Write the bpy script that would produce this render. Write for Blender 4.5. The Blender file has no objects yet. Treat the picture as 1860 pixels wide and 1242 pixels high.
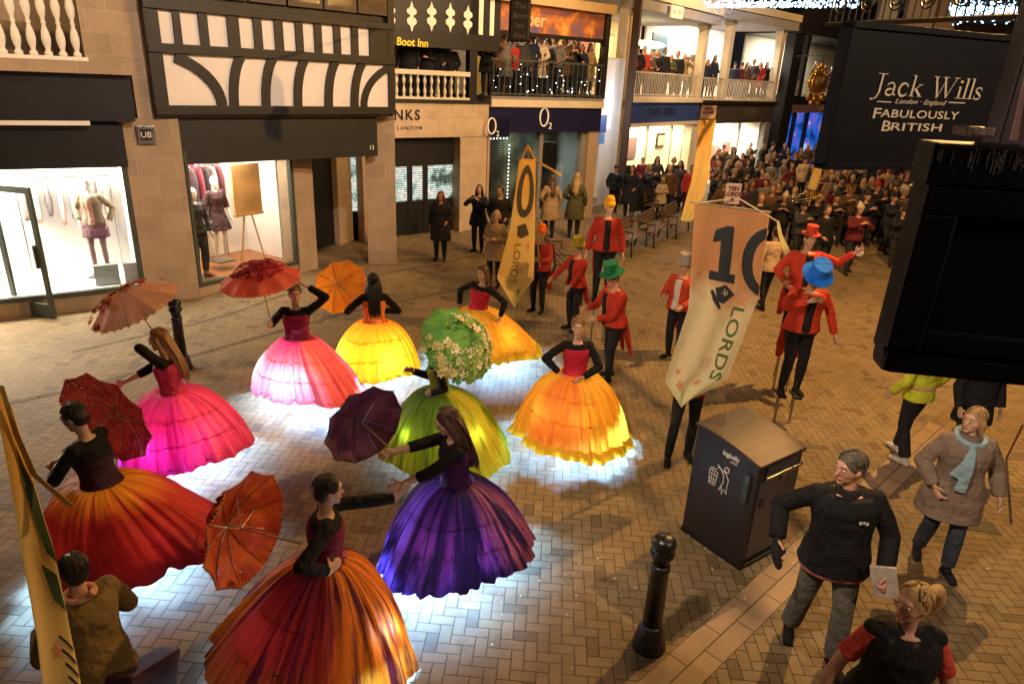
import bpy, bmesh, math, random
import numpy as np
from mathutils import Vector, Matrix, noise

random.seed(7)
SC = bpy.context.scene
COL = SC.collection
PI = math.pi
R = math.radians

# ------------------------------------------------------------------ camera
F_PX, CX, CY, CAM_H = 1240.0, 930.0, 621.0, 4.25
_roll, _dn = R(2.7), 3200.0
_nad = np.array([-math.sin(_roll)*_dn, math.cos(_roll)*_dn, F_PX]); _nad /= np.linalg.norm(_nad)
_up = -_nad
_Y = np.array([0, 0, 1.0]); _Y = _Y - _up*_Y.dot(_up); _Y /= np.linalg.norm(_Y)
_X = np.cross(_Y, _up)
if _X[0] < 0: _X = -_X
CM = np.stack([_X, _Y, _up])               # world = CM @ cam(x right, y down, z forward)
cam_data = bpy.data.cameras.new('camera'); cam = bpy.data.objects.new('camera', cam_data); COL.objects.link(cam)
cam_data.lens = 24.0; cam_data.sensor_width = 36.0; cam_data.clip_start = 0.05; cam_data.clip_end = 400
_rot = Matrix(((CM[0, 0], -CM[0, 1], -CM[0, 2]), (CM[1, 0], -CM[1, 1], -CM[1, 2]), (CM[2, 0], -CM[2, 1], -CM[2, 2])))
cam.matrix_world = Matrix.Translation((0, 0, CAM_H)) @ _rot.to_4x4()
SC.camera = cam

def ray(px, py):
    return CM @ np.array([px-CX, py-CY, F_PX])
def gp(px, py, z=0.0):
    r = ray(px, py); t = (z-CAM_H)/r[2]
    return Vector((r[0]*t, r[1]*t, z))
def at(px, py, Y):
    r = ray(px, py); t = Y/r[1]
    return Vector((r[0]*t, Y, CAM_H+r[2]*t))

# ------------------------------------------------------------------ world and exposure
W = bpy.data.worlds.new('World'); SC.world = W; W.use_nodes = True
_nt = W.node_tree; _bg = _nt.nodes['Background']
_sky = _nt.nodes.new('ShaderNodeTexSky'); _sky.sky_type = 'NISHITA'; _sky.sun_disc = False
_sky.sun_elevation = R(-6); _sky.sun_rotation = R(200)
_add = _nt.nodes.new('ShaderNodeMix'); _add.data_type = 'RGBA'; _add.blend_type = 'ADD'; _add.inputs[0].default_value = 1
_nt.links.new(_sky.outputs[0], _add.inputs[6]); _add.inputs[7].default_value = (0.22, 0.20, 0.24, 1)
_nt.links.new(_add.outputs[2], _bg.inputs[0]); _bg.inputs[1].default_value = 0.045
SC.view_settings.view_transform = 'Standard'; SC.view_settings.look = 'None'
SC.view_settings.exposure = 0.2; SC.view_settings.gamma = 1.0
SC.render.engine = 'CYCLES'
SC.cycles.use_denoising = True
SC.cycles.max_bounces = 6; SC.cycles.transparent_max_bounces = 12
SC.cycles.sample_clamp_indirect = 4.0
SC.cycles.caustics_reflective = False; SC.cycles.caustics_refractive = False

# ------------------------------------------------------------------ street lamps (just outside the frame) and added fill spots
WARM = (1.0, 0.54, 0.16)
def point(name, loc, power, col=WARM, size=0.15, parent=None):
    l = bpy.data.lights.new(name, 'POINT'); l.energy = power; l.color = col; l.shadow_soft_size = size
    o = bpy.data.objects.new(name, l); COL.objects.link(o); o.location = loc
    if parent: o.parent = parent
    return o
def area(name, loc, target, power, col, sx, sy):
    l = bpy.data.lights.new(name, 'AREA'); l.energy = power; l.color = col; l.shape = 'RECTANGLE'; l.size = sx; l.size_y = sy
    o = bpy.data.objects.new(name, l); COL.objects.link(o); o.location = loc
    d = Vector(target)-Vector(loc); o.rotation_euler = d.to_track_quat('-Z', 'Y').to_euler()
    return o
point('street_light', (7.0, 10.5, 7.6), 3000, WARM, 0.05)
point('street_light', (-9.0, 8.3, 6.2), 340, (1, .62, .28), 0.06)
point('street_light', (5.2, 0.6, 5.6), 520, (1.0, 0.72, 0.46), 0.10)
point('street_light', (-3.0, 1.0, 8.0), 110, (1.0, 0.66, 0.36), 0.12)
point('street_light', (2.0, 17.5, 9.0), 900, WARM, 0.10)
point('street_light', (9.0, 26.0, 8.5), 800, WARM, 0.12)
point('street_light', (17.0, 33.0, 8.5), 450, WARM, 0.15)
def fill_spot(name, loc, target, power, col, deg, blend=.6):
    l = bpy.data.lights.new(name, 'SPOT'); l.energy = power; l.color = col; l.spot_size = R(deg); l.spot_blend = blend; l.shadow_soft_size = .15
    o = bpy.data.objects.new(name, l); COL.objects.link(o); o.location = loc
    o.rotation_euler = (Vector(target)-Vector(loc)).to_track_quat('-Z', 'Y').to_euler()
fill_spot('front_fill', (-1.6, 1.6, 6.6), (2.6, 7.2, 1.7), 1500, (1, .76, .52), 54, .5)  # unseen spot added to front-light the banner and red coats
fill_spot('facade_fill', (1.0, 6.5, 8.6), (-5.2, 13.4, 4.7), 2500, (1, .76, .56), 56)  # this and the next two: unseen fill spots added to whiten the facades
fill_spot('facade_fill', (4.0, 13.0, 8.8), (-.6, 20.0, 4.0), 2200, (1, .72, .46), 55)
fill_spot('facade_fill', (9.5, 22.0, 9.5), (7.0, 31.0, 5.5), 2200, (1, .76, .5), 60)

# ------------------------------------------------------------------ node material helpers
MATS = {}
class NT:
    def __init__(s, name):
        s.m = bpy.data.materials.new(name); s.m.use_nodes = True
        s.t = s.m.node_tree; s.t.nodes.clear()
        s.out = s.t.nodes.new('ShaderNodeOutputMaterial')
    def n(s, typ, **kw):
        nd = s.t.nodes.new(typ)
        for k, v in kw.items(): setattr(nd, k, v)
        return nd
    def l(s, a, b): s.t.links.new(a, b)
    def m2(s, op, a, b=None, c=None):
        nd = s.n('ShaderNodeMath', operation=op)
        for i, x in enumerate((a, b, c)):
            if x is None: continue
            if isinstance(x, (int, float)): nd.inputs[i].default_value = x
            else: s.l(x, nd.inputs[i])
        return nd.outputs[0]
    def mix(s, f, a, b, blend='MIX'):
        nd = s.n('ShaderNodeMix', data_type='RGBA', blend_type=blend)
        for i, x in ((0, f), (6, a), (7, b)):
            if isinstance(x, (int, float)): nd.inputs[i].default_value = x
            elif isinstance(x, (tuple, list)): nd.inputs[i].default_value = (*x[:3], 1)
            else: s.l(x, nd.inputs[i])
        return nd.outputs[2]
    def noise(s, vec=None, scale=5, detail=3, rough=.5):
        nd = s.n('ShaderNodeTexNoise'); nd.inputs['Scale'].default_value = scale; nd.inputs['Detail'].default_value = detail
        nd.inputs['Roughness'].default_value = rough
        if vec is not None: s.l(vec, nd.inputs['Vector'])
        return nd.outputs[0]
    def ramp(s, f, stops, interp='LINEAR'):
        nd = s.n('ShaderNodeValToRGB'); cr = nd.color_ramp; cr.interpolation = interp
        while len(cr.elements) < len(stops): cr.elements.new(0.5)
        for e, (p, c) in zip(cr.elements, stops):
            e.position = p; e.color = (*c[:3], 1) if not isinstance(c, (int, float)) else (c, c, c, 1)
        s.l(f, nd.inputs[0]); return nd.outputs[0]
    def bump(s, h, strength=.3, dist=.02):
        nd = s.n('ShaderNodeBump'); nd.inputs['Strength'].default_value = strength; nd.inputs['Distance'].default_value = dist
        s.l(h, nd.inputs['Height']); return nd.outputs[0]
    def principled(s, col, rough=.6, metal=0, normal=None, **kw):
        p = s.n('ShaderNodeBsdfPrincipled')
        if isinstance(col, (tuple, list)): p.inputs['Base Color'].default_value = (*col[:3], 1)
        else: s.l(col, p.inputs['Base Color'])
        if isinstance(rough, (int, float)): p.inputs['Roughness'].default_value = rough
        else: s.l(rough, p.inputs['Roughness'])
        p.inputs['Metallic'].default_value = metal
        if normal is not None: s.l(normal, p.inputs['Normal'])
        for k, v in kw.items(): p.inputs[k.replace('_', ' ')].default_value = v
        return p
    def done(s, shader):
        s.l(shader.outputs[0], s.out.inputs[0]); return s.m

def M(col, rough=.6, var=.25, scale=6, bump=.15, bscale=60, metal=0, key=None):
    """general worn surface: a colour with patchy variation and a fine relief"""
    k = (tuple(col), rough, var, scale, bump, bscale, metal)
    if k in MATS: return MATS[k]
    t = NT(key or 'surface')
    co = t.n('ShaderNodeTexCoord').outputs['Object']
    n = t.noise(co, scale, 5, .6)
    f = t.m2('MULTIPLY_ADD', n, 2*var, 1-var)
    c = t.mix(1, col, (1, 1, 1), 'MULTIPLY')
    sc = t.n('ShaderNodeVectorMath', operation='SCALE'); t.l(c, sc.inputs[0]); t.l(f, sc.inputs['Scale'])
    nb = t.noise(co, bscale, 3, .6)
    r = t.m2('MULTIPLY_ADD', n, .25, rough-.12)
    MATS[k] = t.done(t.principled(sc.outputs[0], r, metal, t.bump(nb, bump, .01)))
    return MATS[k]

def emit(col, strength, key='lamp_glow'):
    k = ('e', tuple(col), strength)
    if k not in MATS:
        t = NT(key); e = t.n('ShaderNodeEmission'); e.inputs[0].default_value = (*col, 1); e.inputs[1].default_value = strength
        MATS[k] = t.done(e)
    return MATS[k]

def cloth_mat():
    """woven cloth whose colour is the object's own colour"""
    if 'cloth' in MATS: return MATS['cloth']
    t = NT('woven_cloth')
    oi = t.n('ShaderNodeObjectInfo').outputs['Color']
    co = t.n('ShaderNodeTexCoord').outputs['Object']
    n = t.noise(co, 5, 4, .6); n2 = t.noise(co, 90, 3, .6)
    f = t.m2('MULTIPLY_ADD', n, .5, .75)
    sc = t.n('ShaderNodeVectorMath', operation='SCALE'); t.l(oi, sc.inputs[0]); t.l(f, sc.inputs['Scale'])
    h = t.m2('ADD', t.m2('MULTIPLY', n2, .12), t.m2('MULTIPLY', t.noise(co, 11, 2, .5), 2.2))
    MATS['cloth'] = t.done(t.principled(sc.outputs[0], .82, 0, t.bump(h, .6, .03), Specular_IOR_Level=.25))
    return MATS['cloth']
def hair_mat():
    if 'hair' in MATS: return MATS['hair']
    t = NT('hair_strands')
    oi = t.n('ShaderNodeObjectInfo').outputs['Color']
    co = t.n('ShaderNodeTexCoord').outputs['Object']
    mp = t.n('ShaderNodeMapping'); mp.inputs['Scale'].default_value = (90, 90, 7); t.l(co, mp.inputs[0])
    n = t.noise(mp.outputs[0], 1, 4, .6)
    f = t.m2('MULTIPLY_ADD', n, 1.5, .25)
    sc = t.n('ShaderNodeVectorMath', operation='SCALE'); t.l(oi, sc.inputs[0]); t.l(f, sc.inputs['Scale'])
    MATS['hair'] = t.done(t.principled(sc.outputs[0], .42, 0, t.bump(n, .9, .01)))
    return MATS['hair']
def skin_mat():
    if 'skin' in MATS: return MATS['skin']
    t = NT('skin')
    oi = t.n('ShaderNodeObjectInfo').outputs['Color']
    co = t.n('ShaderNodeTexCoord').outputs['Object']
    n = t.noise(co, 12, 4, .6)
    f = t.m2('MULTIPLY_ADD', n, .4, .8)
    sc = t.n('ShaderNodeVectorMath', operation='SCALE'); t.l(oi, sc.inputs[0]); t.l(f, sc.inputs['Scale'])
    MATS['skin'] = t.done(t.principled(sc.outputs[0], .48, 0, t.bump(t.noise(co, 150, 2), .12, .004)))
    return MATS['skin']

# ------------------------------------------------------------------ mesh builder
class MB:
    def __init__(s): s.v = []; s.f = []; s.uv = None
    def add(s, vs, fs):
        b = len(s.v); s.v += [tuple(p) for p in vs]; s.f += [tuple(i+b for i in f) for f in fs]; return s
    def box(s, c, size, rot=None, taper=1.0):
        hx, hy, hz = size[0]/2, size[1]/2, size[2]/2
        vs = [Vector((x*hx*(taper if z > 0 else 1), y*hy*(taper if z > 0 else 1), z*hz)) for z in (-1, 1) for y in (-1, 1) for x in (-1, 1)]
        if rot is not None: vs = [rot @ p for p in vs]
        c = Vector(c)
        return s.add([p+c for p in vs], [(0, 2, 3, 1), (4, 5, 7, 6), (0, 1, 5, 4), (2, 6, 7, 3), (0, 4, 6, 2), (1, 3, 7, 5)])
    def rings(s, rings, cap=True):
        n = len(rings[0]); b = len(s.v)
        for r in rings: s.v += [tuple(p) for p in r]
        for i in range(len(rings)-1):
            for j in range(n):
                a = b+i*n+j; c = b+i*n+(j+1) % n
                s.f.append((a, c, c+n, a+n))
        if cap:
            s.f.append(tuple(b+j for j in reversed(range(n))))
            s.f.append(tuple(b+(len(rings)-1)*n+j for j in range(n)))
        return s
    def loft(s, secs, seg=16, cap=True, power=2.0):
        """secs: (centre, rx, ry, xaxis, yaxis); superellipse sections"""
        rr = []
        for c, rx, ry, xa, ya in secs:
            c = Vector(c); ring = []
            for j in range(seg):
                a = 2*PI*j/seg; ca, sa = math.cos(a), math.sin(a)
                x = math.copysign(abs(ca)**(2/power), ca)*rx; y = math.copysign(abs(sa)**(2/power), sa)*ry
                ring.append(c+xa*x+ya*y)
            rr.append(ring)
        return s.rings(rr, cap)
    def tube(s, pts, rad, seg=10, cap=True, round_=False, flat=1.0, side=None):
        """tube along pts; flat squashes it along its second axis; round_ adds half-sphere ends"""
        pts = [Vector(p) for p in pts]
        if not isinstance(rad, (list, tuple)): rad = [rad]*len(pts)
        rad = list(rad)
        if round_:
            d0 = (pts[0]-pts[1]).normalized(); d1 = (pts[-1]-pts[-2]).normalized()
            P0, r0, P1, r1 = pts[0], rad[0], pts[-1], rad[-1]
            pre = [P0+d0*r0*.97, P0+d0*r0*.75, P0+d0*r0*.4]; prr = [r0*.2, r0*.66, r0*.92]
            pts = pre+pts+[P1+d1*r1*.4, P1+d1*r1*.75, P1+d1*r1*.97]; rad = prr+rad+[r1*.92, r1*.66, r1*.2]
        rings = []; xa = None
        for i, p in enumerate(pts):
            t = (pts[min(i+1, len(pts)-1)]-pts[max(i-1, 0)])
            if t.length < 1e-9: t = Vector((0, 0, 1))
            t.normalize()
            if xa is None:
                ref = Vector(side) if side is not None else (Vector((0, 0, 1)) if abs(t.z) < .9 else Vector((1, 0, 0)))
                xa = ref-t*ref.dot(t)
                if xa.length < 1e-6: xa = t.orthogonal()
                xa.normalize()
            else:
                xa = (xa-t*xa.dot(t)).normalized()
            ya = t.cross(xa)
            rings.append([p+xa*rad[i]*math.cos(2*PI*j/seg)+ya*rad[i]*flat*math.sin(2*PI*j/seg) for j in range(seg)])
        return s.rings(rings, cap)
    def ball(s, c, r, rot=None, seg=14, rg=9):
        if isinstance(r, (int, float)): r = (r, r, r)
        c = Vector(c); rings = []
        for i in range(rg+1):
            ph = PI*(i+.02)/(rg+.04); ring = []
            for j in range(seg):
                p = Vector((r[0]*math.sin(ph)*math.cos(2*PI*j/seg), r[1]*math.sin(ph)*math.sin(2*PI*j/seg), -r[2]*math.cos(ph)))
                if rot is not None: p = rot @ p
                ring.append(c+p)
            rings.append(ring)
        return s.rings(rings)
    def lathe(s, prof, c=(0, 0, 0), seg=16, rot=None, sx=1, sy=1):
        c = Vector(c); rings = []
        for r, z in prof:
            ring = []
            for j in range(seg):
                p = Vector((r*sx*math.cos(2*PI*j/seg), r*sy*math.sin(2*PI*j/seg), z))
                if rot is not None: p = rot @ p
                ring.append(c+p)
            rings.append(ring)
        return s.rings(rings)
    def prism(s, poly, o, u, v, n, d0, d1):
        """flat polygon [(a,b)] in plane o + a*u + b*v, from depth d0 to d1 along n"""
        k = len(poly); o = Vector(o)
        a = [o+u*p[0]+v*p[1]+n*d0 for p in poly]; b = [o+u*p[0]+v*p[1]+n*d1 for p in poly]
        return s.add(a+b, [tuple(reversed(range(k))), tuple(range(k, 2*k))]+[(i, (i+1) % k, (i+1) % k+k, i+k) for i in range(k)])
    def build(s, name, mat=None, parent=None, smooth=False, color=None, bevel=0, vox=0, sm=3, loc=None):
        me = bpy.data.meshes.new(name)
        me.from_pydata([tuple(p) for p in s.v], [], s.f); me.validate()
        bm = bmesh.new(); bm.from_mesh(me); bmesh.ops.recalc_face_normals(bm, faces=bm.faces)
        if bevel:
            ed = [e for e in bm.edges if len(e.link_faces) == 2 and e.calc_face_angle(0) > .6]
            bmesh.ops.bevel(bm, geom=ed, offset=bevel, segments=2, affect='EDGES', profile=.6)
        bm.to_mesh(me); bm.free()
        if smooth or vox:
            me.polygons.foreach_set('use_smooth', [True]*len(me.polygons))
        if mat is not None: me.materials.append(mat)
        o = bpy.data.objects.new(name, me); COL.objects.link(o)
        if parent is not None: o.parent = parent
        if color is not None: o.color = (*color, 1)
        if loc is not None: o.location = loc
        if vox:
            md = o.modifiers.new('r', 'REMESH'); md.mode = 'VOXEL'; md.voxel_size = vox; md.use_smooth_shade = True
            ms = o.modifiers.new('s', 'SMOOTH'); ms.factor = .6; ms.iterations = sm
            BAKE.append(o)
        return o
BAKE = []
def bake_all():
    dg = bpy.context.evaluated_depsgraph_get()
    for o in BAKE:
        old = o.data
        new = bpy.data.meshes.new_from_object(o.evaluated_get(dg), depsgraph=dg); new.name = old.name
        BAKED.append((o, old, new))
    for o, old, new in BAKED:
        o.modifiers.clear(); old.user_remap(new)
        bpy.data.meshes.remove(old)
BAKED = []

def tag(o, label=None, cat=None, group=None, kind=None):
    if label: o['label'] = label
    if cat: o['category'] = cat
    if group: o['group'] = group
    if kind: o['kind'] = kind
    return o
def thing(name, label, cat, loc=(0, 0, 0), rz=0, group=None):
    o = bpy.data.objects.new(name, None); COL.objects.link(o); o.location = loc; o.rotation_euler = (0, 0, rz)
    o.empty_display_size = .1
    return tag(o, label, cat, group)
def dup(root, loc, rz, label=None, group=None):
    kids = {}
    for o in COL.objects:
        if o.parent is not None: kids.setdefault(o.parent, []).append(o)
    def rec(o, par):
        c = o.copy(); c.modifiers.clear(); COL.objects.link(c)
        if par is not None: c.parent = par
        for k in kids.get(o, []):
            rec(k, c)
        return c
    r = rec(root, None); r.location = loc; r.rotation_euler = (0, 0, rz)
    if label: r['label'] = label
    if group: r['group'] = group
    return r

def text_mb(body, size=1.0, shear=0.0, spacing=1.0, sx=1.0, bold=0.0, align='CENTER'):
    """lettering as vertices in a plane: returns (verts2d, faces)"""
    cu = bpy.data.curves.new('t', 'FONT'); cu.body = body; cu.size = size; cu.shear = shear; cu.space_character = spacing
    cu.align_x = align; cu.align_y = 'CENTER'; cu.offset = bold; cu.resolution_u = 3
    o = bpy.data.objects.new('t', cu); COL.objects.link(o)
    dg = bpy.context.evaluated_depsgraph_get()
    me = bpy.data.meshes.new_from_object(o.evaluated_get(dg))
    vs = [(v.co.x*sx, v.co.y) for v in me.vertices]; fs = [tuple(p.vertices) for p in me.polygons]
    bpy.data.objects.remove(o); bpy.data.curves.remove(cu); bpy.data.meshes.remove(me)
    return vs, fs
def text_obj(name, body, size, o, u, v, n, mat, parent, depth=.006, **kw):
    """raised lettering: origin o, along u, up v, facing n"""
    vs, fs = text_mb(body, size, **kw); o = Vector(o)
    mb = MB(); k = len(vs)
    top = [o+u*a+v*b+n*depth for a, b in vs]; bot = [o+u*a+v*b for a, b in vs]
    ec = {}
    for f in fs:
        for i in range(len(f)):
            e = (f[i], f[(i+1) % len(f)]); ec[tuple(sorted(e))] = ec.get(tuple(sorted(e)), 0)+1
    side = []
    for f in fs:
        for i in range(len(f)):
            a, b = f[i], f[(i+1) % len(f)]
            if ec[tuple(sorted((a, b)))] == 1: side.append((a+k, b+k, b, a))
    mb.add(bot+top, [tuple(i+k for i in f) for f in fs]+[tuple(reversed(s)) for s in side])
    return mb.build(name, mat, parent)
# ------------------------------------------------------------------ facade frames
class Fr:
    def __init__(s, x, y, ang, z=0):
        s.o = Vector((x, y, 0)); a = R(ang); s.u = Vector((math.cos(a), math.sin(a), 0)); s.n = Vector((math.sin(a), -math.cos(a), 0))
        s.rot = Matrix.Rotation(a, 3, 'Z'); s.a = a
    def P(s, u, z, d=0): return s.o+s.u*u+s.n*d+Vector((0, 0, z))
    def uz(s, px, py, d=0):
        r = Vector(ray(px, py)); c = Vector((0, 0, CAM_H)); o = s.o+s.n*d
        t = (o-c).dot(s.n)/r.dot(s.n); p = c+r*t
        return (p-o).dot(s.u), p.z
    def rect(s, x0, y0, x1, y1, d=0):
        my, mx = (y0+y1)/2, (x0+x1)/2
        return s.uz(x0, my, d)[0], s.uz(x1, my, d)[0], s.uz(mx, y1, d)[1], s.uz(mx, y0, d)[1]
    def box(s, mb, u0, u1, z0, z1, d0, d1):
        return mb.box(s.P((u0+u1)/2, (z0+z1)/2, (d0+d1)/2), (abs(u1-u0), abs(d1-d0), abs(z1-z0)), s.rot)
    def part(s, name, mat, parent, u0, u1, z0, z1, d0, d1, bevel=0, **k):
        return s.box(MB(), u0, u1, z0, z1, d0, d1).build(name, mat, parent, bevel=bevel, **k)
    def prism(s, mb, poly, d0, d1, off=(0, 0)):
        return mb.prism([(a+off[0], b+off[1]) for a, b in poly], s.o, s.u, Vector((0, 0, 1)), s.n, d0, d1)
A = Fr(-11.91, 8.78, 33); B = Fr(-6.08, 12.57, 57); BJ = Fr(-6.3, 12.3, 43.3); C = Fr(-3.3, 18.3, 39)
D = Fr(-.95, 20.2, 38.4); Fz = Fr(3.6, 26.2, 53); G = Fr(7.6, 31.5, 46); Hn = Fr(13.3, 37.5, 45)

# ------------------------------------------------------------------ surface materials
def paving_mat(name, w, rot, c1, c2, mortar=.045, blend='herring'):
    t = NT(name); co = t.n('ShaderNodeTexCoord').outputs['Object']
    wob = t.n('ShaderNodeTexNoise'); wob.inputs['Scale'].default_value = 1.3; t.l(co, wob.inputs['Vector'])
    mp = t.n('ShaderNodeMapping'); mp.inputs['Rotation'].default_value = (0, 0, R(rot)); mp.inputs['Scale'].default_value = (1/w, 1/w, 1)
    va = t.n('ShaderNodeVectorMath', operation='MULTIPLY_ADD'); t.l(wob.outputs['Color'], va.inputs[0]); va.inputs[1].default_value = (.012, .012, 0); t.l(co, va.inputs[2])
    t.l(va.outputs[0], mp.inputs[0])
    s = t.n('ShaderNodeSeparateXYZ'); t.l(mp.outputs[0], s.inputs[0]); x, y = s.outputs[0], s.outputs[1]
    i, j = t.m2('FLOOR', x), t.m2('FLOOR', y); fx, fy = t.m2('FRACT', x), t.m2('FRACT', y)
    k = t.m2('FLOORED_MODULO', t.m2('SUBTRACT', i, j), 4)
    k1 = t.m2('COMPARE', k, 1, .1); k2 = t.m2('COMPARE', k, 2, .1); hor = t.m2('LESS_THAN', k, 1.5); ver = t.m2('SUBTRACT', 1, hor)
    al = t.m2('ADD', t.m2('MULTIPLY', hor, t.m2('ADD', fx, k1)), t.m2('MULTIPLY', ver, t.m2('ADD', fy, k2)))
    ac = t.m2('ADD', t.m2('MULTIPLY', hor, fy), t.m2('MULTIPLY', ver, fx))
    dd = t.m2('MINIMUM', t.m2('MINIMUM', al, t.m2('SUBTRACT', 2, al)), t.m2('MINIMUM', ac, t.m2('SUBTRACT', 1, ac)))
    cid = t.n('ShaderNodeCombineXYZ'); t.l(t.m2('SUBTRACT', i, k1), cid.inputs[0]); t.l(t.m2('SUBTRACT', j, k2), cid.inputs[1]); t.l(hor, cid.inputs[2])
    wn = t.n('ShaderNodeTexWhiteNoise'); t.l(cid.outputs[0], wn.inputs[0])
    base = t.mix(wn.outputs[0], c1, c2)
    big = t.noise(co, .55, 5, .6); med = t.noise(co, 3.5, 4, .65); fine = t.noise(co, 120, 3, .7)
    f = t.m2('MULTIPLY', t.m2('MULTIPLY_ADD', big, 1.3, .35), t.m2('MULTIPLY_ADD', med, .9, .55))
    f = t.m2('MULTIPLY', f, t.m2('MULTIPLY_ADD', fine, .7, .65))
    gum = t.n('ShaderNodeTexVoronoi'); gum.inputs['Scale'].default_value = 2.3; t.l(co, gum.inputs['Vector'])
    gm = t.m2('LESS_THAN', gum.outputs['Distance'], .035)
    joint = t.ramp(dd, [(mortar*.5, 0), (mortar*1.3, 1)])
    sc = t.n('ShaderNodeVectorMath', operation='SCALE'); t.l(base, sc.inputs[0]); t.l(f, sc.inputs['Scale'])
    c = t.mix(joint, (c1[0]*.34, c1[1]*.32, c1[2]*.30), sc.outputs[0])
    c = t.mix(t.m2('MULTIPLY', gm, .5), c, (.32, .29, .26))
    dk = t.ramp(wn.outputs[0], [(.93, 1.0), (.95, .62)]); st = t.ramp(t.noise(co, 1.1, 6, .7), [(.56, 1.0), (.66, .6)])
    c = t.mix(1, c, dk, 'MULTIPLY'); c = t.mix(1, c, st, 'MULTIPLY')
    h = t.m2('ADD', t.m2('MULTIPLY', joint, 1.0), t.m2('MULTIPLY', fine, .25))
    r = t.m2('MULTIPLY_ADD', med, .3, .6)
    return t.done(t.principled(c, r, 0, t.bump(h, .6, .006), Specular_IOR_Level=.3))
def block_mat(name, c1, c2, bw, bh, mortar, mc, rotx=0, rough=.8):
    """coursed stone blocks; uses generated wall coordinates (u along, z up) baked in the UV map"""
    t = NT(name); uv = t.n('ShaderNodeUVMap'); uv.uv_map = 'UVMap'
    b = t.n('ShaderNodeTexBrick'); t.l(uv.outputs[0], b.inputs['Vector'])
    b.inputs['Color1'].default_value = (*c1, 1); b.inputs['Color2'].default_value = (*c2, 1); b.inputs['Mortar'].default_value = (*mc, 1)
    b.inputs['Scale'].default_value = 1; b.inputs['Brick Width'].default_value = bw; b.inputs['Row Height'].default_value = bh
    b.inputs['Mortar Size'].default_value = mortar; b.inputs['Bias'].default_value = 0
    co = t.n('ShaderNodeTexCoord').outputs['Object']
    n = t.noise(co, 2.2, 6, .65); n2 = t.noise(co, 45, 3, .6)
    f = t.m2('MULTIPLY', t.m2('MULTIPLY_ADD', n, .7, .65), t.m2('MULTIPLY_ADD', n2, .3, .85))
    sc = t.n('ShaderNodeVectorMath', operation='SCALE'); t.l(b.outputs[0], sc.inputs[0]); t.l(f, sc.inputs['Scale'])
    h = t.m2('SUBTRACT', t.m2('MULTIPLY', n2, .3), b.outputs['Fac'])
    return t.done(t.principled(sc.outputs[0], rough, 0, t.bump(h, .5, .01)))
STONE = block_mat('sandstone_blocks', (.39, .29, .20), (.32, .24, .165), .62, .33, .006, (.43, .34, .24))
def wall_uv(o, fr):
    me = o.data; uv = me.uv_layers.new(name='UVMap')
    for p in me.polygons:
        nn = p.normal
        for li in p.loop_indices:
            v = me.vertices[me.loops[li].vertex_index].co
            d = v-fr.o; a = d.dot(fr.u); b = d.dot(fr.n)
            uv.data[li].uv = (a+b, v.z)
    return o
DARK = M((.008, .010, .011), .45, .3, 3, .05)
DKTIM = M((.007, .005, .005), .5, .5, 9, .5, 40)
BRTIM = M((.05, .028, .02), .5, .5, 9, .5, 40)
PLAST = M((.80, .75, .72), .8, .08, 4, .15, 60)
WHITE = M((.78, .76, .72), .6, .08, 4, .05)
CREAM = M((.62, .54, .42), .7, .15, 3, .1)
FRAME = M((.05, .065, .055), .45, .3, 5, .1)
BLACK = M((.006, .006, .007), .5, .3, 5, .1)
SHOPW = M((.85, .83, .8), .7, .03, 2, .02)
NAVY = M((.012, .012, .05), .35, .15, 3, .02)
GREY = M((.22, .21, .2), .7, .25, 4, .2)
METAL = M((.35, .35, .35), .3, .2, 12, .1, 80, 1)
def glass_mat():
    t = NT('window_glass'); tr = t.n('ShaderNodeBsdfTransparent'); tr.inputs[0].default_value = (.93, .95, .95, 1)
    g = t.n('ShaderNodeBsdfGlossy'); g.inputs['Roughness'].default_value = .03
    fr = t.n('ShaderNodeLayerWeight'); fr.inputs[0].default_value = .5
    fa = t.m2('MULTIPLY_ADD', t.m2('POWER', fr.outputs['Facing'], 4.0), .6, .03)
    m = t.n('ShaderNodeMixShader'); t.l(fa, m.inputs[0]); t.l(tr.outputs[0], m.inputs[1]); t.l(g.outputs[0], m.inputs[2])
    return t.done(m)
GLASS = glass_mat()

# ------------------------------------------------------------------ the ground
g = MB(); g.add([(-70, -30, 0), (90, -30, 0), (90, 140, 0), (-70, 140, 0)], [(0, 1, 2, 3)])
tag(g.build('ground', paving_mat('brick_paving', .10, 3, (.205, .146, .08), (.235, .170, .096))), kind='structure')
# band of long setts crossing near the bin, and the drainage channels by the shops
def strip(name, pts, w, mat, z=.004):
    mb = MB(); L = []; Rr = []
    for i, p in enumerate(pts):
        p = Vector((p.x, p.y, z)); t = (pts[min(i+1, len(pts)-1)]-pts[max(0, i-1)]); t.z = 0; t.normalize(); s = Vector((-t.y, t.x, 0))
        L.append(p+s*w/2); Rr.append(p-s*w/2)
    n = len(pts)
    mb.add(L+Rr, [(i+n, i+1+n, i+1, i) for i in range(n-1)])
    o = mb.build(name, mat); me = o.data; uv = me.uv_layers.new(name='UVMap'); acc = [0]
    for i in range(1, n): acc.append(acc[-1]+(pts[i]-pts[i-1]).length)
    for p in me.polygons:
        for li in p.loop_indices:
            vi = me.loops[li].vertex_index; uv.data[li].uv = (acc[vi % n], 0 if vi < n else w)
    return tag(o, kind='structure')
SETT = block_mat('stone_setts', (.30, .2, .12), (.25, .165, .105), .5, .17, .006, (.04, .03, .02), rough=.55)
p0, p1 = gp(1215, 1242), gp(1440, 1030)
d = (p1-p0).normalized()
strip('pavement_band', [p0-d*3, p0, p1, p1+d*4.5], .34, SETT)
CHAN = block_mat('channel_stone', (.12, .085, .055), (.10, .07, .045), .6, .3, .02, (.02, .015, .01), rough=.85)
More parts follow.
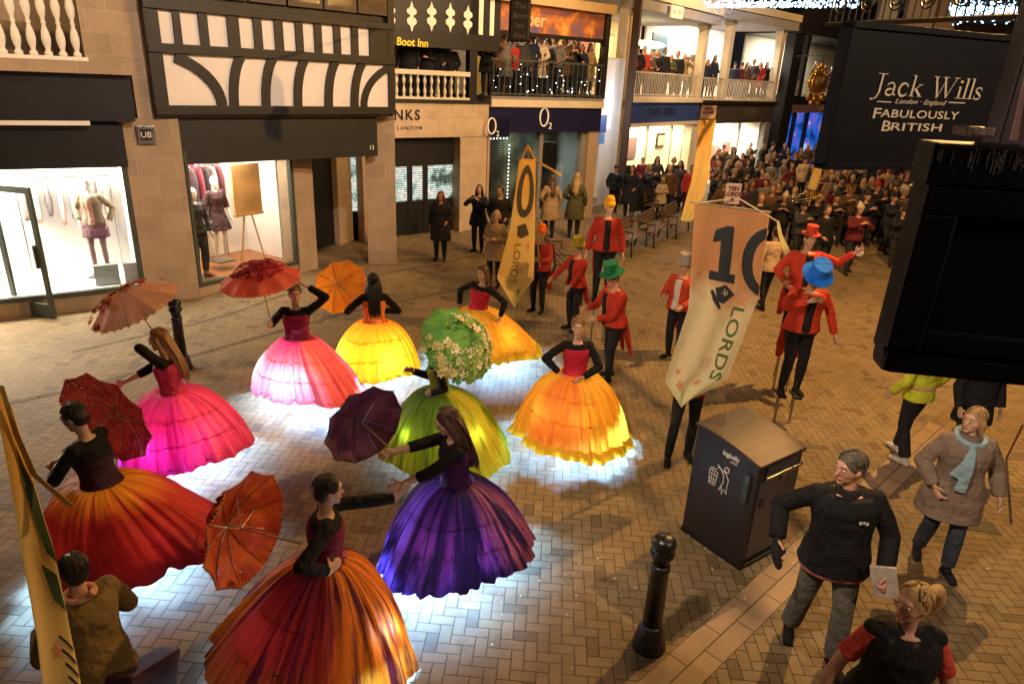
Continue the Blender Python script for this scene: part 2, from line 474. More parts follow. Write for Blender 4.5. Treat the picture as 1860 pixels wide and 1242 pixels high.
strip('drain_channel', [gp(-200, 775), gp(150, 705), gp(400, 632), gp(640, 566), gp(800, 533), gp(960, 500)], .09, CHAN)
strip('drain_channel', [gp(130, 640), gp(350, 590), gp(420, 570), gp(560, 520), gp(800, 480), gp(1000, 430)], .06, CHAN)

_c0 = gp(1780, 955); _r = Matrix.Rotation(R(-12), 3, 'Z')
tag(MB().box((_c0.x, _c0.y, .003), (.32, .22, .006), _r).build('drain_cover', M((.05, .045, .04), .6, .4, 14, .6, 40)), 'small dark rectangular iron drain cover in the paving beyond the parka wearer', 'drain cover')
_rn = random.Random(4); _ls = MB()
for _i in range(150):
    _p = gp(_rn.uniform(900, 1500), _rn.uniform(820, 1130)) if _i % 2 else gp(_rn.uniform(100, 1800), _rn.uniform(560, 1230)); _a = _rn.random()*6; _s = _rn.uniform(.004, .013)
    _q = [(_p.x+_s*math.cos(_a+k*PI/2)*(1 if k % 2 else .6), _p.y+_s*math.sin(_a+k*PI/2), .006+.004*(k % 2)) for k in range(4)]; _ls.add(_q, [(0, 1, 2, 3)])
tag(_ls.build('paper_scraps', M((.7, .66, .58), .8)), 'tiny pale paper scraps scattered over the paving around the bin', 'litter', kind='stuff')
# night sky dome stands as the world; a row of far roofs closes the street
def bld(name, label, cat='building'):
    return thing(name, label, cat)

# ------------------------------------------------------------------ turned balusters
BAL_PROF = [(.055, 0), (.055, .05), (.035, .07), (.03, .10), (.05, .17), (.062, .26), (.05, .36), (.028, .44), (.024, .47), (.036, .5), (.024, .53), (.028, .56), (.05, .64), (.062, .74), (.05, .83), (.03, .90), (.035, .93), (.055, .95), (.055, 1.0)]
def balustrade(fr, par, u0, u1, z0, z1, d, n, mat, rail=.1, wide=1.0):
    fr.part('rail', mat, par, u0-.04, u1+.04, z1-rail, z1, d-.1, d+.1, .015)
    fr.part('plinth', mat, par, u0-.04, u1+.04, z0-.06, z0, d-.09, d+.09, .01)
    h = z1-rail-z0; proto = None
    mb = MB(); mb.lathe([(r*wide*min(1, h), z*h) for r, z in BAL_PROF], seg=10)
    for i in range(n):
        u = u0+(i+.5)*(u1-u0)/n
        if proto is None: proto = mb.build('baluster', mat, par, smooth=True); o = proto
        else: o = proto.copy(); COL.objects.link(o)
        o.location = fr.P(u, z0, d)

# ================================================================== building A: stone shop at the left
a = bld('stone_shop_building', 'sandstone corner building with dark fascia and bright white shop window at far left')
uw1 = A.uz(247, 450)[0]; uw0 = A.uz(-60, 450)[0]; uend = 6.95; upl = uw1+.06
zt = 2.5
wall_uv(A.part('pier', STONE, a, upl, uend, 0, 3.3, -.6, 0), A)
wall_uv(A.part('pier', STONE, a, upl+.28, uend-.28, 3.3, 7.5, -.6, -.02), A)
wall_uv(A.part('stall_riser', STONE, a, uw0-2, upl, 0, .28, -.4, -.02), A)
A.part('fascia', DARK, a, uw0-3, upl+.02, zt, 3.2, -.35, .05)
A.part('fascia', M((.012, .013, .02), .5, .2), a, uw0-3, upl+.22, 3.27, 4.0, -.3, .22, label=None) if False else A.part('fascia', M((.006, .006, .010), .5, .2), a, uw0-3, upl+.22, 3.27, 3.98, -.3, .2)
A.part('strip_light', WHITE, a, uw0-3, upl-.45, 3.2, 3.27, .02, .22)
wall_uv(A.part('cornice', STONE, a, uw0-3, upl+.28, 4.0, 4.18, -.3, .34), A)
wall_uv(A.part('wall', STONE, a, uw0-3, upl+.1, 4.18, 8, -1.6, -1.45), A)
balustrade(A, a, uw0-1.2, upl-.36, 4.24, 5.3, .1, 17, WHITE, wide=1.1)
wall_uv(A.part('pier', STONE, a, upl-.36, upl+.27, 4.18, 7.5, -.5, .12), A)
A.part('window_frame', FRAME, a, upl-.09, upl, .28, zt, -.12, 0)
A.part('window_frame', FRAME, a, uw0, upl-.09, .28, .36, -.12, 0)
# interior
A.part('shop_interior', SHOPW, a, uw0-1.5, upl-.02, .3, .34, -1.8, -.13)
A.part('shop_interior', SHOPW, a, uw0-1.5, upl-.02, .34, 2.8, -1.9, -1.81)
A.part('shop_interior', SHOPW, a, upl-.08, upl-.01, .34, 2.8, -1.8, -.13)
A.part('shop_ceiling', SHOPW, a, uw0-1.5, upl-.1, 2.62, 2.66, -1.8, -.36)
A.part('window_pane', GLASS, a, uw0, upl-.09, .36, zt, -.06, -.05)
area('shop_light', A.P(upl-1.6, 2.55, -.9), A.P(upl-1.6, 0, -.7), 330, (1, .90, .76), 2.6, 1.0)
area('shop_light', A.P(upl-3.4, 2.5, -1.0), A.P(upl-3.0, .4, .8), 480, (1, .84, .62), 1.5, 1.0)
# outward opened glass door
dA = gp(30, 570); dB = gp(103, 580)
dv = (dB-dA).normalized(); dn = Vector((dv.y, -dv.x, 0)); dl = (dB-dA).length
dr = thing('glass_door', 'green framed glass shop door standing open at the left window', 'door')
rotd = Matrix.Rotation(math.atan2(dv.y, dv.x), 3, 'Z')
def dpart(name, a0, a1, z0, z1, th, mat):
    return MB().box(dA+dv*((a0+a1)/2)+Vector((0, 0, (z0+z1)/2)), (a1-a0, th, z1-z0), rotd).build(name, mat, dr, bevel=.004)
dpart('stile', 0, .09, .02, 2.25, .05, FRAME); dpart('stile', dl-.09, dl, .02, 2.25, .05, FRAME)
dpart('rail', .09, dl-.09, .02, .26, .048, FRAME); dpart('rail', .09, dl-.09, 2.14, 2.25, .048, FRAME)
dpart('pane', .09, dl-.09, .26, 2.14, .01, GLASS); dpart('handle', dl-.14, dl-.11, .9, 1.3, .12, METAL)
# wall plaque
u0, u1, z0, z1 = A.rect(249, 229, 282, 262, .06)
pq = thing('wall_plaque', 'small silver framed square plaque with dark lettering on stone pier', 'plaque')
A.part('plaque_frame', METAL, pq, u0, u1, z0, z1, .003, .06, .008)
A.part('plaque_face', BLACK, pq, u0+.05, u1-.05, z0+.06, z1-.05, .06, .066)
text_obj('lettering', 'UB', .14, A.P((u0+u1)/2, (z0+z1)/2, .066), A.u, Vector((0, 0, 1)), A.n, WHITE, pq)

# ================================================================== building B: timber framed, jettied
b = bld('timber_framed_building', 'black and white timber framed building jettying over the second lit shop window')
uB1 = B.uz(538, 400)[0]; LJ = 4.8
wall_uv(B.part('stall_riser', STONE, b, 0.02, uB1+.02, 0, .2, -.4, -.03), B)
B.part('window_frame', FRAME, b, 0.02, .08, .2, 2.75, -.12, 0); B.part('window_frame', FRAME, b, uB1-.06, uB1, .2, 2.75, -.12, 0)
B.part('window_frame', FRAME, b, .08, uB1-.06, .2, .27, -.12, 0)
B.part('window_pane', GLASS, b, .08, uB1-.06, .27, 2.7, -.06, -.05)
wall_uv(B.part('pier', STONE, b, uB1, uB1+.5, 0, 2.9, -.5, .02), B)
B.part('shop_interior', M((.3, .12, .04), .4, .3), b, -.1, uB1-.02, .2, .25, -1.7, -.13)
B.part('shop_interior', SHOPW, b, -.1, uB1-.02, .25, 3.0, -1.8, -1.71)
B.part('shop_interior', SHOPW, b, uB1-.04, uB1+.02, .25, 2.9, -1.7, -.51)
B.part('shop_interior', SHOPW, b, -.12, -.05, .25, 2.9, -1.7, -.13)
B.part('shop_ceiling', SHOPW, b, -.1, uB1-.02, 2.82, 2.86, -1.7, -.14)
area('shop_light', B.P(.85, 2.75, -.7), B.P(.85, 0, -.9), 210, (1, .84, .62), 1.4, .8)
# recess behind the column: dark door, stone piers, a lit slatted window
rc = Fr(-4.95, 16.0, 75)
rc.part('door', BLACK, b, .2, 1.35, 0, 2.7, -.2, -.1); rc.part('door_threshold', METAL, b, .2, 1.35, 0, .05, -.1, -.06)
rc.part('door_notice', WHITE, b, .3, .45, 2.05, 2.3, -.1, -.09)
wall_uv(rc.part('pier', STONE, b, 1.35, 1.9, 0, 3.2, -.5, .05), rc)
wall_uv(rc.part('wall', STONE, b, -.6, .2, 0, 3.2, -.6, -.05), rc)
rw = Fr(-4.35, 17.9, 40)
wall_uv(rw.part('pier', STONE, b, -.25, .0, 0, 3.2, -.4, 0), rw)
rw.part('door', BLACK, b, 0, .9, 0, .75, -.2, -.12); rw.part('door_head', BLACK, b, 0, .9, 2.35, 3.2, -.2, -.1)
def slat_mat():
    t = NT('lit_slatted_blind'); co = t.n('ShaderNodeTexCoord').outputs['Object']
    s = t.n('ShaderNodeSeparateXYZ'); t.l(co, s.inputs[0])
    w = t.m2('FRACT', t.m2('MULTIPLY', s.outputs[2], 17)); n = t.noise(co, 3.0, 2, .5); n2 = t.noise(co, 14, 3, .6)
    c = t.ramp(n, [(.38, (.12, .16, .10)), (.5, (.65, .85, .75)), (.62, (1, .95, .8))])
    st = t.m2('MULTIPLY', t.m2('GREATER_THAN', w, .3), t.m2('MULTIPLY_ADD', n2, 2.2, -.2))
    e = t.n('ShaderNodeEmission'); t.l(c, e.inputs[0]); t.l(t.m2('MAXIMUM', st, .02), e.inputs[1]); return t.done(e)
SLAT = slat_mat()
rw.part('lit_window', SLAT, b, 0.0, .85, .75, 2.35, -.2, -.14)
wall_uv(MB().box((-3.2, 15.95, 1.65), (.66, .56, 3.3), Matrix.Rotation(R(12), 3, 'Z')).build('column', STONE, b), A)
# fascia board and jetty
BJ.part('fascia', M((.012, .0125, .0125), .5, .2, 3), b, .1, LJ-.35, 2.5, 3.33, -.45, -.12)
text_obj('house_number', '13', .13, BJ.P(LJ-.5, 2.68, -.12), BJ.u, Vector((0, 0, 1)), BJ.n, WHITE, b)
BJ.part('soffit', DKTIM, b, 0, LJ, 3.33, 3.37, -2.4, 0)
BJ.part('bressummer_beam', DKTIM, b, -.02, LJ+.02, 3.37, 3.53, -.2, .06, .01)
BJ.part('plaster_wall', PLAST, b, 0, LJ, 3.53, 5.12, -2.4, -.02)
def pz(px, py, d=0): return BJ.uz(px, py, d)
zmid0, zmid1 = 4.37, 4.52
BJ.part('beam', DKTIM, b, -.02, LJ+.02, zmid0, zmid1, -.1, .08, .01)
BJ.part('beam', DKTIM, b, -.02, LJ+.02, 5.04, 5.16, -.1, .08, .01)
BJ.part('corner_post', DKTIM, b, -.02, .2, 3.53, zmid0, -.1, .05); BJ.part('corner_post', DKTIM, b, LJ-.12, LJ+.02, 3.53, zmid0, -.1, .05)
BJ.part('corner_post', DKTIM, b, -.02, .12, zmid1, 7.4, -.1, .05); BJ.part('corner_post', DKTIM, b, LJ-.13, LJ+.02, zmid1, 7.4, -.1, .05)
xs = [(290, 316), (329, 362), (378, 413), (434, 460), (475, 498), (513, 536), (549, 570), (583, 605), (617, 637), (649, 670)]
prev = .12
for i, (xa, xb) in enumerate(xs):
    ua, ub = pz(xa, 60)[0], pz(xb, 60)[0]
    if ua > prev+.01: BJ.part('stud', DKTIM, b, prev, ua, zmid1, 5.04, -.05, .04)
    prev = ub
if prev < LJ-.13: BJ.part('stud', DKTIM, b, prev, LJ-.13, zmid1, 5.04, -.05, .04)
def brace(pts, w):
    """curved timber from (u,z) points"""
    mb = MB(); L = []; Rr = []
    for i, p in enumerate(pts):
        q0 = Vector(pts[max(0, i-1)]); q1 = Vector(pts[min(len(pts)-1, i+1)]); t = (q1-q0).normalized(); s = Vector((-t.y, t.x))*w/2
        L.append(Vector(p)+s); Rr.append(Vector(p)-s)
    for i in range(len(pts)-1):
        quad = [L[i], L[i+1], Rr[i+1], Rr[i]]
        BJ.prism(mb, [(q.x, q.y) for q in quad], -.05, .045)
    bmo = mb.build('curved_brace', DKTIM, b)
    bm = bmesh.new(); bm.from_mesh(bmo.data); bmesh.ops.remove_doubles(bm, verts=bm.verts, dist=.0005)
    ff = [f for f in bm.faces if all(len(e.link_faces) > 2 for e in f.edges if abs((e.verts[0].co-e.verts[1].co).length-w) < 1e-4) and abs(f.normal.z) > 2]
    bm.to_mesh(bmo.data); bm.free()
zb, ztp = 3.53, zmid0
def qarc(x0, z0, x1, z1, n=9, flip=False):
    out = []
    for i in range(n+1):
        a = PI*.36*i/n; ka, kb = 1-math.cos(PI*.36), math.sin(PI*.36)
        out.append((x0+(x1-x0)*(1-math.cos(a))/ka, z0+(z1-z0)*math.sin(a)/kb) if not flip else (x0+(x1-x0)*math.sin(a), z0+(z1-z0)*(1-math.cos(a))))
    return out
ub0 = pz(402, 180)[0]; brace(qarc(ub0, zb, pz(318, 110)[0], ztp-.05), .17)
for xb_, xt_ in ((424, 438), (482, 496), (540, 553), (596, 609), (643, 658)):
    brace(qarc(pz(xb_, 180)[0], zb-.01, pz(xt_, 110)[0], ztp+.01, 9), .16)
brace(qarc(pz(660, 180)[0], zb-.01, pz(706, 120)[0], ztp-.06), .13)
# upper windows, brown leaded casements
BJ.part('upper_wall', DKTIM, b, 0, LJ, 5.16, 7.4, -2.4, -.08)
wp = M((.09, .06, .03), .15, .6, 2.5, .1)
for i in range(6):
    ua = .3+i*.74
    w_ = BJ.part('casement_window', BRTIM, b, ua, ua+.7, 5.3, 7.0, -.08, .03)
    BJ.part('pane', wp, w_, ua+.06, ua+.64, 5.38, 6.9, .03, .035)
    w_.name = 'casement_window'
# return wall of the jetty facing the next house
rj = Fr(*(BJ.P(LJ, 0, 0).xy), 43.3+90)
rj.part('return_wall', PLAST, b, .02, 2.3, 3.53, 5.12, -.1, .0); rj.part('return_beam', DKTIM, b, 0, 2.3, 3.37, 3.52, -.1, .04)
rj.part('return_beam', DKTIM, b, 0, 2.3, 4.37, 4.52, -.1, .04); rj.part('return_stud', DKTIM, b, .5, .7, 3.53, 4.37, -.1, .03); rj.part('return_stud', DKTIM, b, 1.3, 1.5, 3.53, 4.37, -.1, .03)

# ================================================================== building C: jeweller with pale stone surround
c = bld('stone_front_shop', 'pale stone shopfront with white balustrade and black pierced panels above it')
CST = block_mat('pale_stone', (.52, .40, .29), (.47, .36, .26), .9, .45, .004, (.36, .27, .18))
LC = 3.02; q = lambda *a: C.rect(*a)
uo0, uo1, zo0, zo1 = q(716, 250, 833, 430)
wall_uv(C.part('signboard', CST, c, -.9, LC, zo1, 3.52, -.3, 0), C)
wall_uv(C.part('pier', CST, c, uo1, LC, 0, zo1, -.4, -.02), C); wall_uv(C.part('pier', CST, c, uo1, uo1+.12, 0, zo1-.02, -.02, .06), C)
wall_uv(C.part('pier', CST, c, -.9, uo0, 0, zo1, -.4, -.02), C)
_, _, _, zbk = q(716, 300, 833, 410, -.3)
C.part('blind', BLACK, c, uo0, uo1, zbk-.02, zo1, -.34, -.3); C.part('lit_window', SLAT, c, uo0+.02, uo1, zbk-.95, zbk-.02, -.4, -.34)
C.part('stall_panel', BLACK, c, uo0, uo1, 0, zbk-.95, -.4, -.3)
for uu in (.28, .52): C.part('mullion', BLACK, c, uo0+uu*(uo1-uo0), uo0+(uu+.07)*(uo1-uo0), 0, zbk, -.34, -.28)
BLK = M((.01, .01, .01), .5, .1)
zz = C.uz(740, 210)[1]
text_obj('lettering', 'LINKS', .36, C.P(C.uz(728, 210)[0], zz, .003), C.u, Vector((0, 0, 1)), C.n, BLK, c, spacing=1.25, bold=.004, depth=.02)
text_obj('lettering', 'LONDON', .13, C.P(C.uz(744, 233)[0], C.uz(744, 233)[1], .003), C.u, Vector((0, 0, 1)), C.n, BLK, c, spacing=1.5, depth=.015)
C.part('balcony_floor', DKTIM, c, -.9, LC, 3.52, 3.6, -2.5, .05)
u0, u1, z0, z1 = q(713, 128, 849, 180, -.05); balustrade(C, c, u0-.4, u1, 3.66, z1, -.06, 13, M((.6, .55, .45), .6, .15), .12, 1.5)
C.part('post', DKTIM, c, u1+.03, u1+.28, 3.6, 8, -.2, .0)
C.part('back_wall', M((.1, .09, .085), .8, .3), c, -.9, LC, 3.6, 7.4, -2.6, -2.5)
C.part('back_panel', M((.42, .36, .32), .8, .2), c, C.uz(790, 100, -2.4)[0], C.uz(858, 100, -2.4)[0], 3.6, C.uz(820, 86, -2.4)[1], -2.5, -2.4)
_, _, zs0, zs1 = q(715, 68, 890, 88); C.part('beam', DKTIM, c, -.9, LC+.3, zs0, zs1+.12, -.3, .02)
text_obj('lettering', 'Boot Inn', .26, C.P(C.uz(748, 78)[0], C.uz(748, 78)[1], .03), C.u, Vector((0, 0, 1)), C.n, M((.8, .65, .05), .5, .1), c, shear=.1, bold=.006)
C.part('pierced_panel', M((.012, .012, .016), .5, .2), c, -.9, LC+.3, zs1+.12, 8, -.4, 0)
for px_, py_ in ((708, 28), (747, 30), (783, 30), (817, 32), (849, 36)):
    uu, zc = C.uz(px_, py_, .0); mb = MB()
    prof = [(.0, .34), (.03, .26), (.05, .2), (.13, .15), (.14, .08), (.1, .04), (.05, .03), (.05, -.03), (.1, -.04), (.14, -.09), (.13, -.16), (.05, -.22), (.03, -.28), (0, -.36)]
    C.prism(mb, [(-x, y) for x, y in prof]+[(x, y) for x, y in reversed(prof[1:-1])], .003, .03, (uu, zc)); mb.build('quatrefoil_panel', WHITE, c)
for px_ in (873, 893):
    u_, z_ = C.uz(px_, 25); C.part('plaster_strip', WHITE, c, u_-.07, u_+.07, zs1+.14, 7.2, .003, .03)

# ================================================================== building D: phone shop, navy fascia
dd_ = bld('phone_shop_building', 'shop with long navy fascia and glass balcony strung with fairy lights above')
LD = 4.34
q = lambda *a: D.rect(*a)
u0, u1, z0, z1 = q(876, 190, 1083, 240)
D.part('fascia', NAVY, dd_, 0, LD, z0, z1-.08, -.3, .06); D.part('fascia_moulding', CREAM, dd_, 0, LD+.03, z1-.08, z1+.12, -.3, .12)
D.part('projecting_sign', M((.008, .008, .035), .3, .1), dd_, .02, .6, z0-.1, z1-.35, .06, .2)
LIT = M((.85, .85, .88), .4, .05)
for (px_, py_, sz, fr_d) in ((991, 213, .62, .064), (896, 229, .52, .204)):
    u_, z_ = D.uz(px_-3, py_, fr_d)
    mb = MB(); rr0 = [(math.cos(2*PI*i/28), math.sin(2*PI*i/28)) for i in range(28)]
    for i in range(28):
        a_, b_ = rr0[i], rr0[(i+1) % 28]; w0, h0, th = sz*.3, sz*.44, sz*.085
        D.prism(mb, [(a_[0]*w0, a_[1]*h0), (b_[0]*w0, b_[1]*h0), (b_[0]*(w0-th), b_[1]*(h0-th*.8)), (a_[0]*(w0-th), a_[1]*(h0-th*.8))], fr_d, fr_d+.02, (u_, z_))
    mb.build('emblem', LIT, dd_)
    text_obj('emblem', '2', sz*.42, D.P(u_+sz*.42, z_-sz*.42, fr_d), D.u, Vector((0, 0, 1)), D.n, LIT, dd_, depth=.02)
PINKST = M((.42, .30, .22), .7, .15, 3, .1)
D.part('pier', PINKST, dd_, LD-.42, LD, 0, z0, -.4, .02); D.part('pier', PINKST, dd_, -.02, .06, 0, z0-.1, -.4, .02)
D.part('window_frame', GREY, dd_, 2.0, 2.14, 0, z0, -.3, -.1); D.part('window_frame', GREY, dd_, LD-.62, LD-.42, 0, z0, -.3, -.1)
D.part('stall_panel', GREY, dd_, .06, LD-.62, 0, .35, -.3, -.15)
def dim_shop_mat():
    t = NT('dim_shop_inside'); co = t.n('ShaderNodeTexCoord').outputs['Object']
    n = t.noise(co, 1.6, 3, .6); c_ = t.ramp(n, [(.35, (.01, .01, .012)), (.5, (.06, .06, .035)), (.65, (.16, .18, .12))])
    return t.done(t.principled(c_, .6))
D.part('shop_inside', dim_shop_mat(), dd_, .06, LD-.42, .35, z0, -1.6, -1.5)
D.part('window_pane', GLASS, dd_, .06, LD-.62, .35, z0, -.22, -.21)
# shutter grilles in the windows
gr_ = MB()
for i in range(26): D.box(gr_, .3, .95, .7+i*.07, .73+i*.07, -.5, -.47)
gr_.build('shutter', BLACK, dd_)
D.part('poster', BLACK, dd_, 2.35, 3.0, 1.5, 2.4, -.45, -.42)
stb = MB(); random.seed(3)
for i in range(16): stb.ball(D.P(1.0, .7+i*.11, -.3), .022, seg=6, rg=4)
for i in range(6): stb.ball(D.P(.3+i*.12, 2.55, -.3), .02, seg=6, rg=4)
tag(stb.build('string_lights', emit((.9, .9, 1), 4), dd_), kind='stuff')
area('shop_light', D.P(2.2, 2.6, -.8), D.P(2.2, 0, -1.2), 25, (.85, 1, .8), 2.5, .4)
D.part('balcony_floor', GREY, dd_, 0, LD, z1+.12, z1+.2, -3.0, .1)
ZBD = z1+.2
u0, u1, z0b, z1b = q(880, 100, 1078, 172)
def rail_fence(fr, par, u0, u1, z0, z1, d, n, mat, panemat=None):
    fr.part('handrail', mat, par, u0, u1, z1-.05, z1, d-.03, d+.03); fr.part('bottom_rail', mat, par, u0, u1, z0+.05, z0+.09, d-.02, d+.02)
    p = None
    for i in range(n):
        u = u0+(i+.5)*(u1-u0)/n
        if p is None: p = fr.box(MB(), -.012, .012, z0, z1-.05, -.012, .012); p = MB().box((0, 0, (z1-.05-z0)/2), (.024, .024, z1-.05-z0), fr.rot).build('railing_bar', mat, par); o = p
        else: o = p.copy(); COL.objects.link(o)
        o.location = fr.P(u, z0, d)
rail_fence(D, dd_, .02, LD, ZBD, 4.72, 0.0, 22, M((.12, .12, .12), .4, .2, 5, .1, 60, .5))
D.part('balcony_glass', GLASS, dd_, .02, LD, ZBD+.1, 4.65, -.05, -.04)
fl = MB()
for i in range(42):
    u = random.uniform(.05, LD-.1); z = ZBD+.12+abs(math.sin(u*4.2))*.8*random.random(); fl.ball(D.P(u, z, .04), random.uniform(.006, .015), seg=6, rg=4)
tag(fl.build('fairy_lights', emit((.85, .95, 1), 7), dd_), kind='stuff')
# upper floor of the phone shop: lit frontage behind the balcony
D.part('upper_wall', M((.2, .12, .06), .7, .4, 2), dd_, 0, LD, ZBD, 7.5, -3.1, -3.0)
D.part('upper_door', M((.4, .07, .03), .6, .2), dd_, .9, 1.5, ZBD, 6.1, -3.0, -2.95)
D.part('upper_jamb', M((.55, .38, .1), .6, .2), dd_, 1.5, 1.9, ZBD, 6.1, -3.0, -2.93); D.part('upper_jamb', WHITE, dd_, .5, .85, ZBD, 6.1, -3.0, -2.93)
uw = D.part('upper_window', emit((.7, .8, .85), .9, 'lit_window'), dd_, 2.9, 4.5, 4.4, 6.0, -3.0, -2.95)
for i in range(5): D.part('shelf', BLACK, uw, 3.0, 4.4, 4.6+i*.28, 4.72+i*.28, -2.95, -2.9)
D.part('upper_frame', WHITE, dd_, 2.8, 2.9, 4.4, 6.1, -3.0, -2.9); D.part('upper_frame', WHITE, dd_, 2.8, 4.6, 6.0, 6.1, -3.0, -2.9)
_, _, zu0, zu1 = q(900, 12, 1085, 62)
def signglow():
    t = NT('lit_banner_sign'); co = t.n('ShaderNodeTexCoord').outputs['Object']; n = t.noise(co, 1.1, 3, .6)
    c_ = t.ramp(n, [(.35, (.05, .08, .3)), (.5, (.35, .12, .05)), (.62, (.8, .35, .08))])
    return t.done(t.principled(c_, .6))
D.part('upper_signboard', signglow(), dd_, -.1, LD, zu0, zu1, -.3, -.1); D.part('upper_beam', DKTIM, dd_, -.1, LD+.1, zu0-.1, zu0, -.3, -.05)
u_, z_ = D.uz(960, 36, -.09); text_obj('lettering', 'amber', .5, D.P(u_, z_, -.097), D.u, Vector((0, 0, 1)), D.n, M((.85, .5, .3), .5, .1), dd_, bold=.01)
D.part('roof_beam', M((.5, .36, .2), .7, .2), dd_, -.1, LD+.2, zu1, zu1+.25, -.3, .15)
D.part('post', DKTIM, dd_, LD-.05, LD+.15, ZBD, zu1, -.2, 0)
area('balcony_light', D.P(2.2, 5.9, -1.4), D.P(2.2, 4, -.8), 60, (1, .75, .42), 3, .4)
# hanging board in front of the phone shop's upper floor
p_ = at(944, 38, 12.5); hb = thing('hanging_pub_board', 'black rounded hanging board beside the black pierced panels', 'sign', p_, R(8))
mb = MB(); mb.box((0, 0, 0), (.36, .05, .66)); mb.build('board', BLACK, hb, bevel=.04)
for k_, w_ in enumerate(('The', 'Boot', 'Inn', 'Ales')):
    text_obj('lettering', w_, .12, Vector((0, -.026, .22-k_*.15)), Vector((1, 0, 0)), Vector((0, 0, 1)), Vector((0, -1, 0)), M((.16, .13, .1), .6, .1), hb)
MB().tube([(0, 0, .33), (0, 0, .5), (0, 1.5, .6)], .012, 6).build('bracket', BLACK, hb)

# ================================================================== stair alley between D and F
e_ = bld('stair_passage', 'white walled passage with stone steps and blue sign panels between two shops', 'passage')
E_ = Fr(2.5, 23.6, 60)
WG = M((.6, .62, .66), .7, .15, 3)
E_.part('wall', WG, e_, .9, 2.6, 0, 5.0, -.4, -.3)
for i in range(9): E_.part('step', GREY, e_, 0, 1.1, i*.19, (i+1)*.19, -.2-(i+1)*.28, -i*.28)
E_.part('side_wall', WG, e_, -.1, 0, 0, 3.4, -2.8, 0)
for (x0, y0, x1, y1, col) in ((1083, 210, 1102, 242, (.03, .08, .35)), (1080, 244, 1098, 262, (.1, .25, .6)), (1086, 178, 1098, 206, (.5, .5, .42))):
    u0, u1, z0, z1 = E_.rect(x0, y0, x1, y1, .1); E_.part('sign_panel', M(col, .5, .1), e_, u0, u1, z0, z1, .05, .1)
u0, u1, z0, z1 = E_.rect(1086, 108, 1116, 190, .0); E_.part('tall_panel', M((.75, .76, .8), .6, .08), e_, u0, u1, z0-.8, z1, -.06, 0)
point('passage_fill', E_.P(1.2, 3.4, 1.0), 90, (.85, .92, 1.0), .1)  # unseen lamp added to brighten the white alley wall
E_.part('downpipe', BRTIM, e_, 2.35, 2.5, 0, 8, -.1, .15)

# ================================================================== building F: cafe with blue fascia
f_ = bld('cafe_building', 'cream cafe building with blue fascia and railed gallery of onlookers above')
q = lambda *a: Fz.rect(*a); LF = 6.6
u0, u1, z0, z1 = q(1133, 186, 1266, 222)
Fz.part('fascia', M((.03, .055, .2), .4, .15), f_, 0.1, LF, z0, z1, -.2, .08); Fz.part('fascia_cornice', CREAM, f_, -.1, LF+.1, z1, z1+.12, -.3, .2); Fz.part('fascia_sill', CREAM, f_, 0, LF, z0-.14, z0, -.2, .14)
u_, z_ = Fz.uz(1203, 204, .09); text_obj('lettering', 'CAFFE NERO', .42, Fz.P(u_, z_, .083), Fz.u, Vector((0, 0, 1)), Fz.n, M((.01, .015, .05), .4, .1), f_, sx=1.0, bold=.012, spacing=1.05)
Fz.part('wall', CREAM, f_, -.3, .15, 0, 7.2, -.3, .05); Fz.part('pier', CREAM, f_, LF-.4, LF, 0, z0-.14, -.3, .05)
LITW = emit((1, .80, .50), .85, 'lit_cafe_wall')
def lit_wall():
    t = NT('lit_cafe_wall'); p = t.principled((.85, .75, .58), .8); return t.done(p)
LW = lit_wall()
Fz.part('cafe_wall', LW, f_, 0, LF-.1, 0, z0, -1.3, -1.2); Fz.part('cafe_ceiling', LW, f_, 0, LF-.1, z0-.05, z0-.01, -1.2, -.22); Fz.part('cafe_side_wall', LW, f_, LF-.5, LF-.42, 0, z0-.1, -1.2, -.3)
area('cafe_light', Fz.P(3.2, z0-.1, -.6), Fz.P(3.2, .5, -1.2), 420, (1, .80, .50), 5, .6)
for (x0, y0, x1, y1) in ((1139, 250, 1156, 288), (1229, 245, 1243, 285), (1213, 262, 1220, 290)):
    a0, a1, b0, b1 = Fz.rect(x0, y0, x1, y1, -1.15)
    if a0 < LF-.6: Fz.part('dark_picture', M((.16, .09, .09), .6, .2), f_, a0, a1, b0, b1, -1.2, -1.15)
a0, a1, b0, b1 = Fz.rect(1193, 242, 1212, 268, -1.15); pf = Fz.part('framed_mirror', DKTIM, f_, a0, a1, b0, b1, -1.2, -1.14); Fz.part('mirror_glass', M((.5, .45, .35), .3, .3), pf, a0+.12, a1-.12, b0+.1, b1-.1, -1.14, -1.13)
for uu in (2.3, 4.45): Fz.part('mullion', CREAM, f_, uu, uu+.08, .5, z0-.14, -.15, -.05)
Fz.part('stall_panel', M((.03, .03, .035), .5), f_, .15, LF-.4, 0, .6, -.15, -.05); Fz.part('window_pane', GLASS, f_, .15, LF-.4, .6, z0-.14, -.1, -.09)
Fz.part('gallery_floor', CREAM, f_, 0, LF, z1+.12, z1+.2, -3.2, .1); ZBF = z1+.2
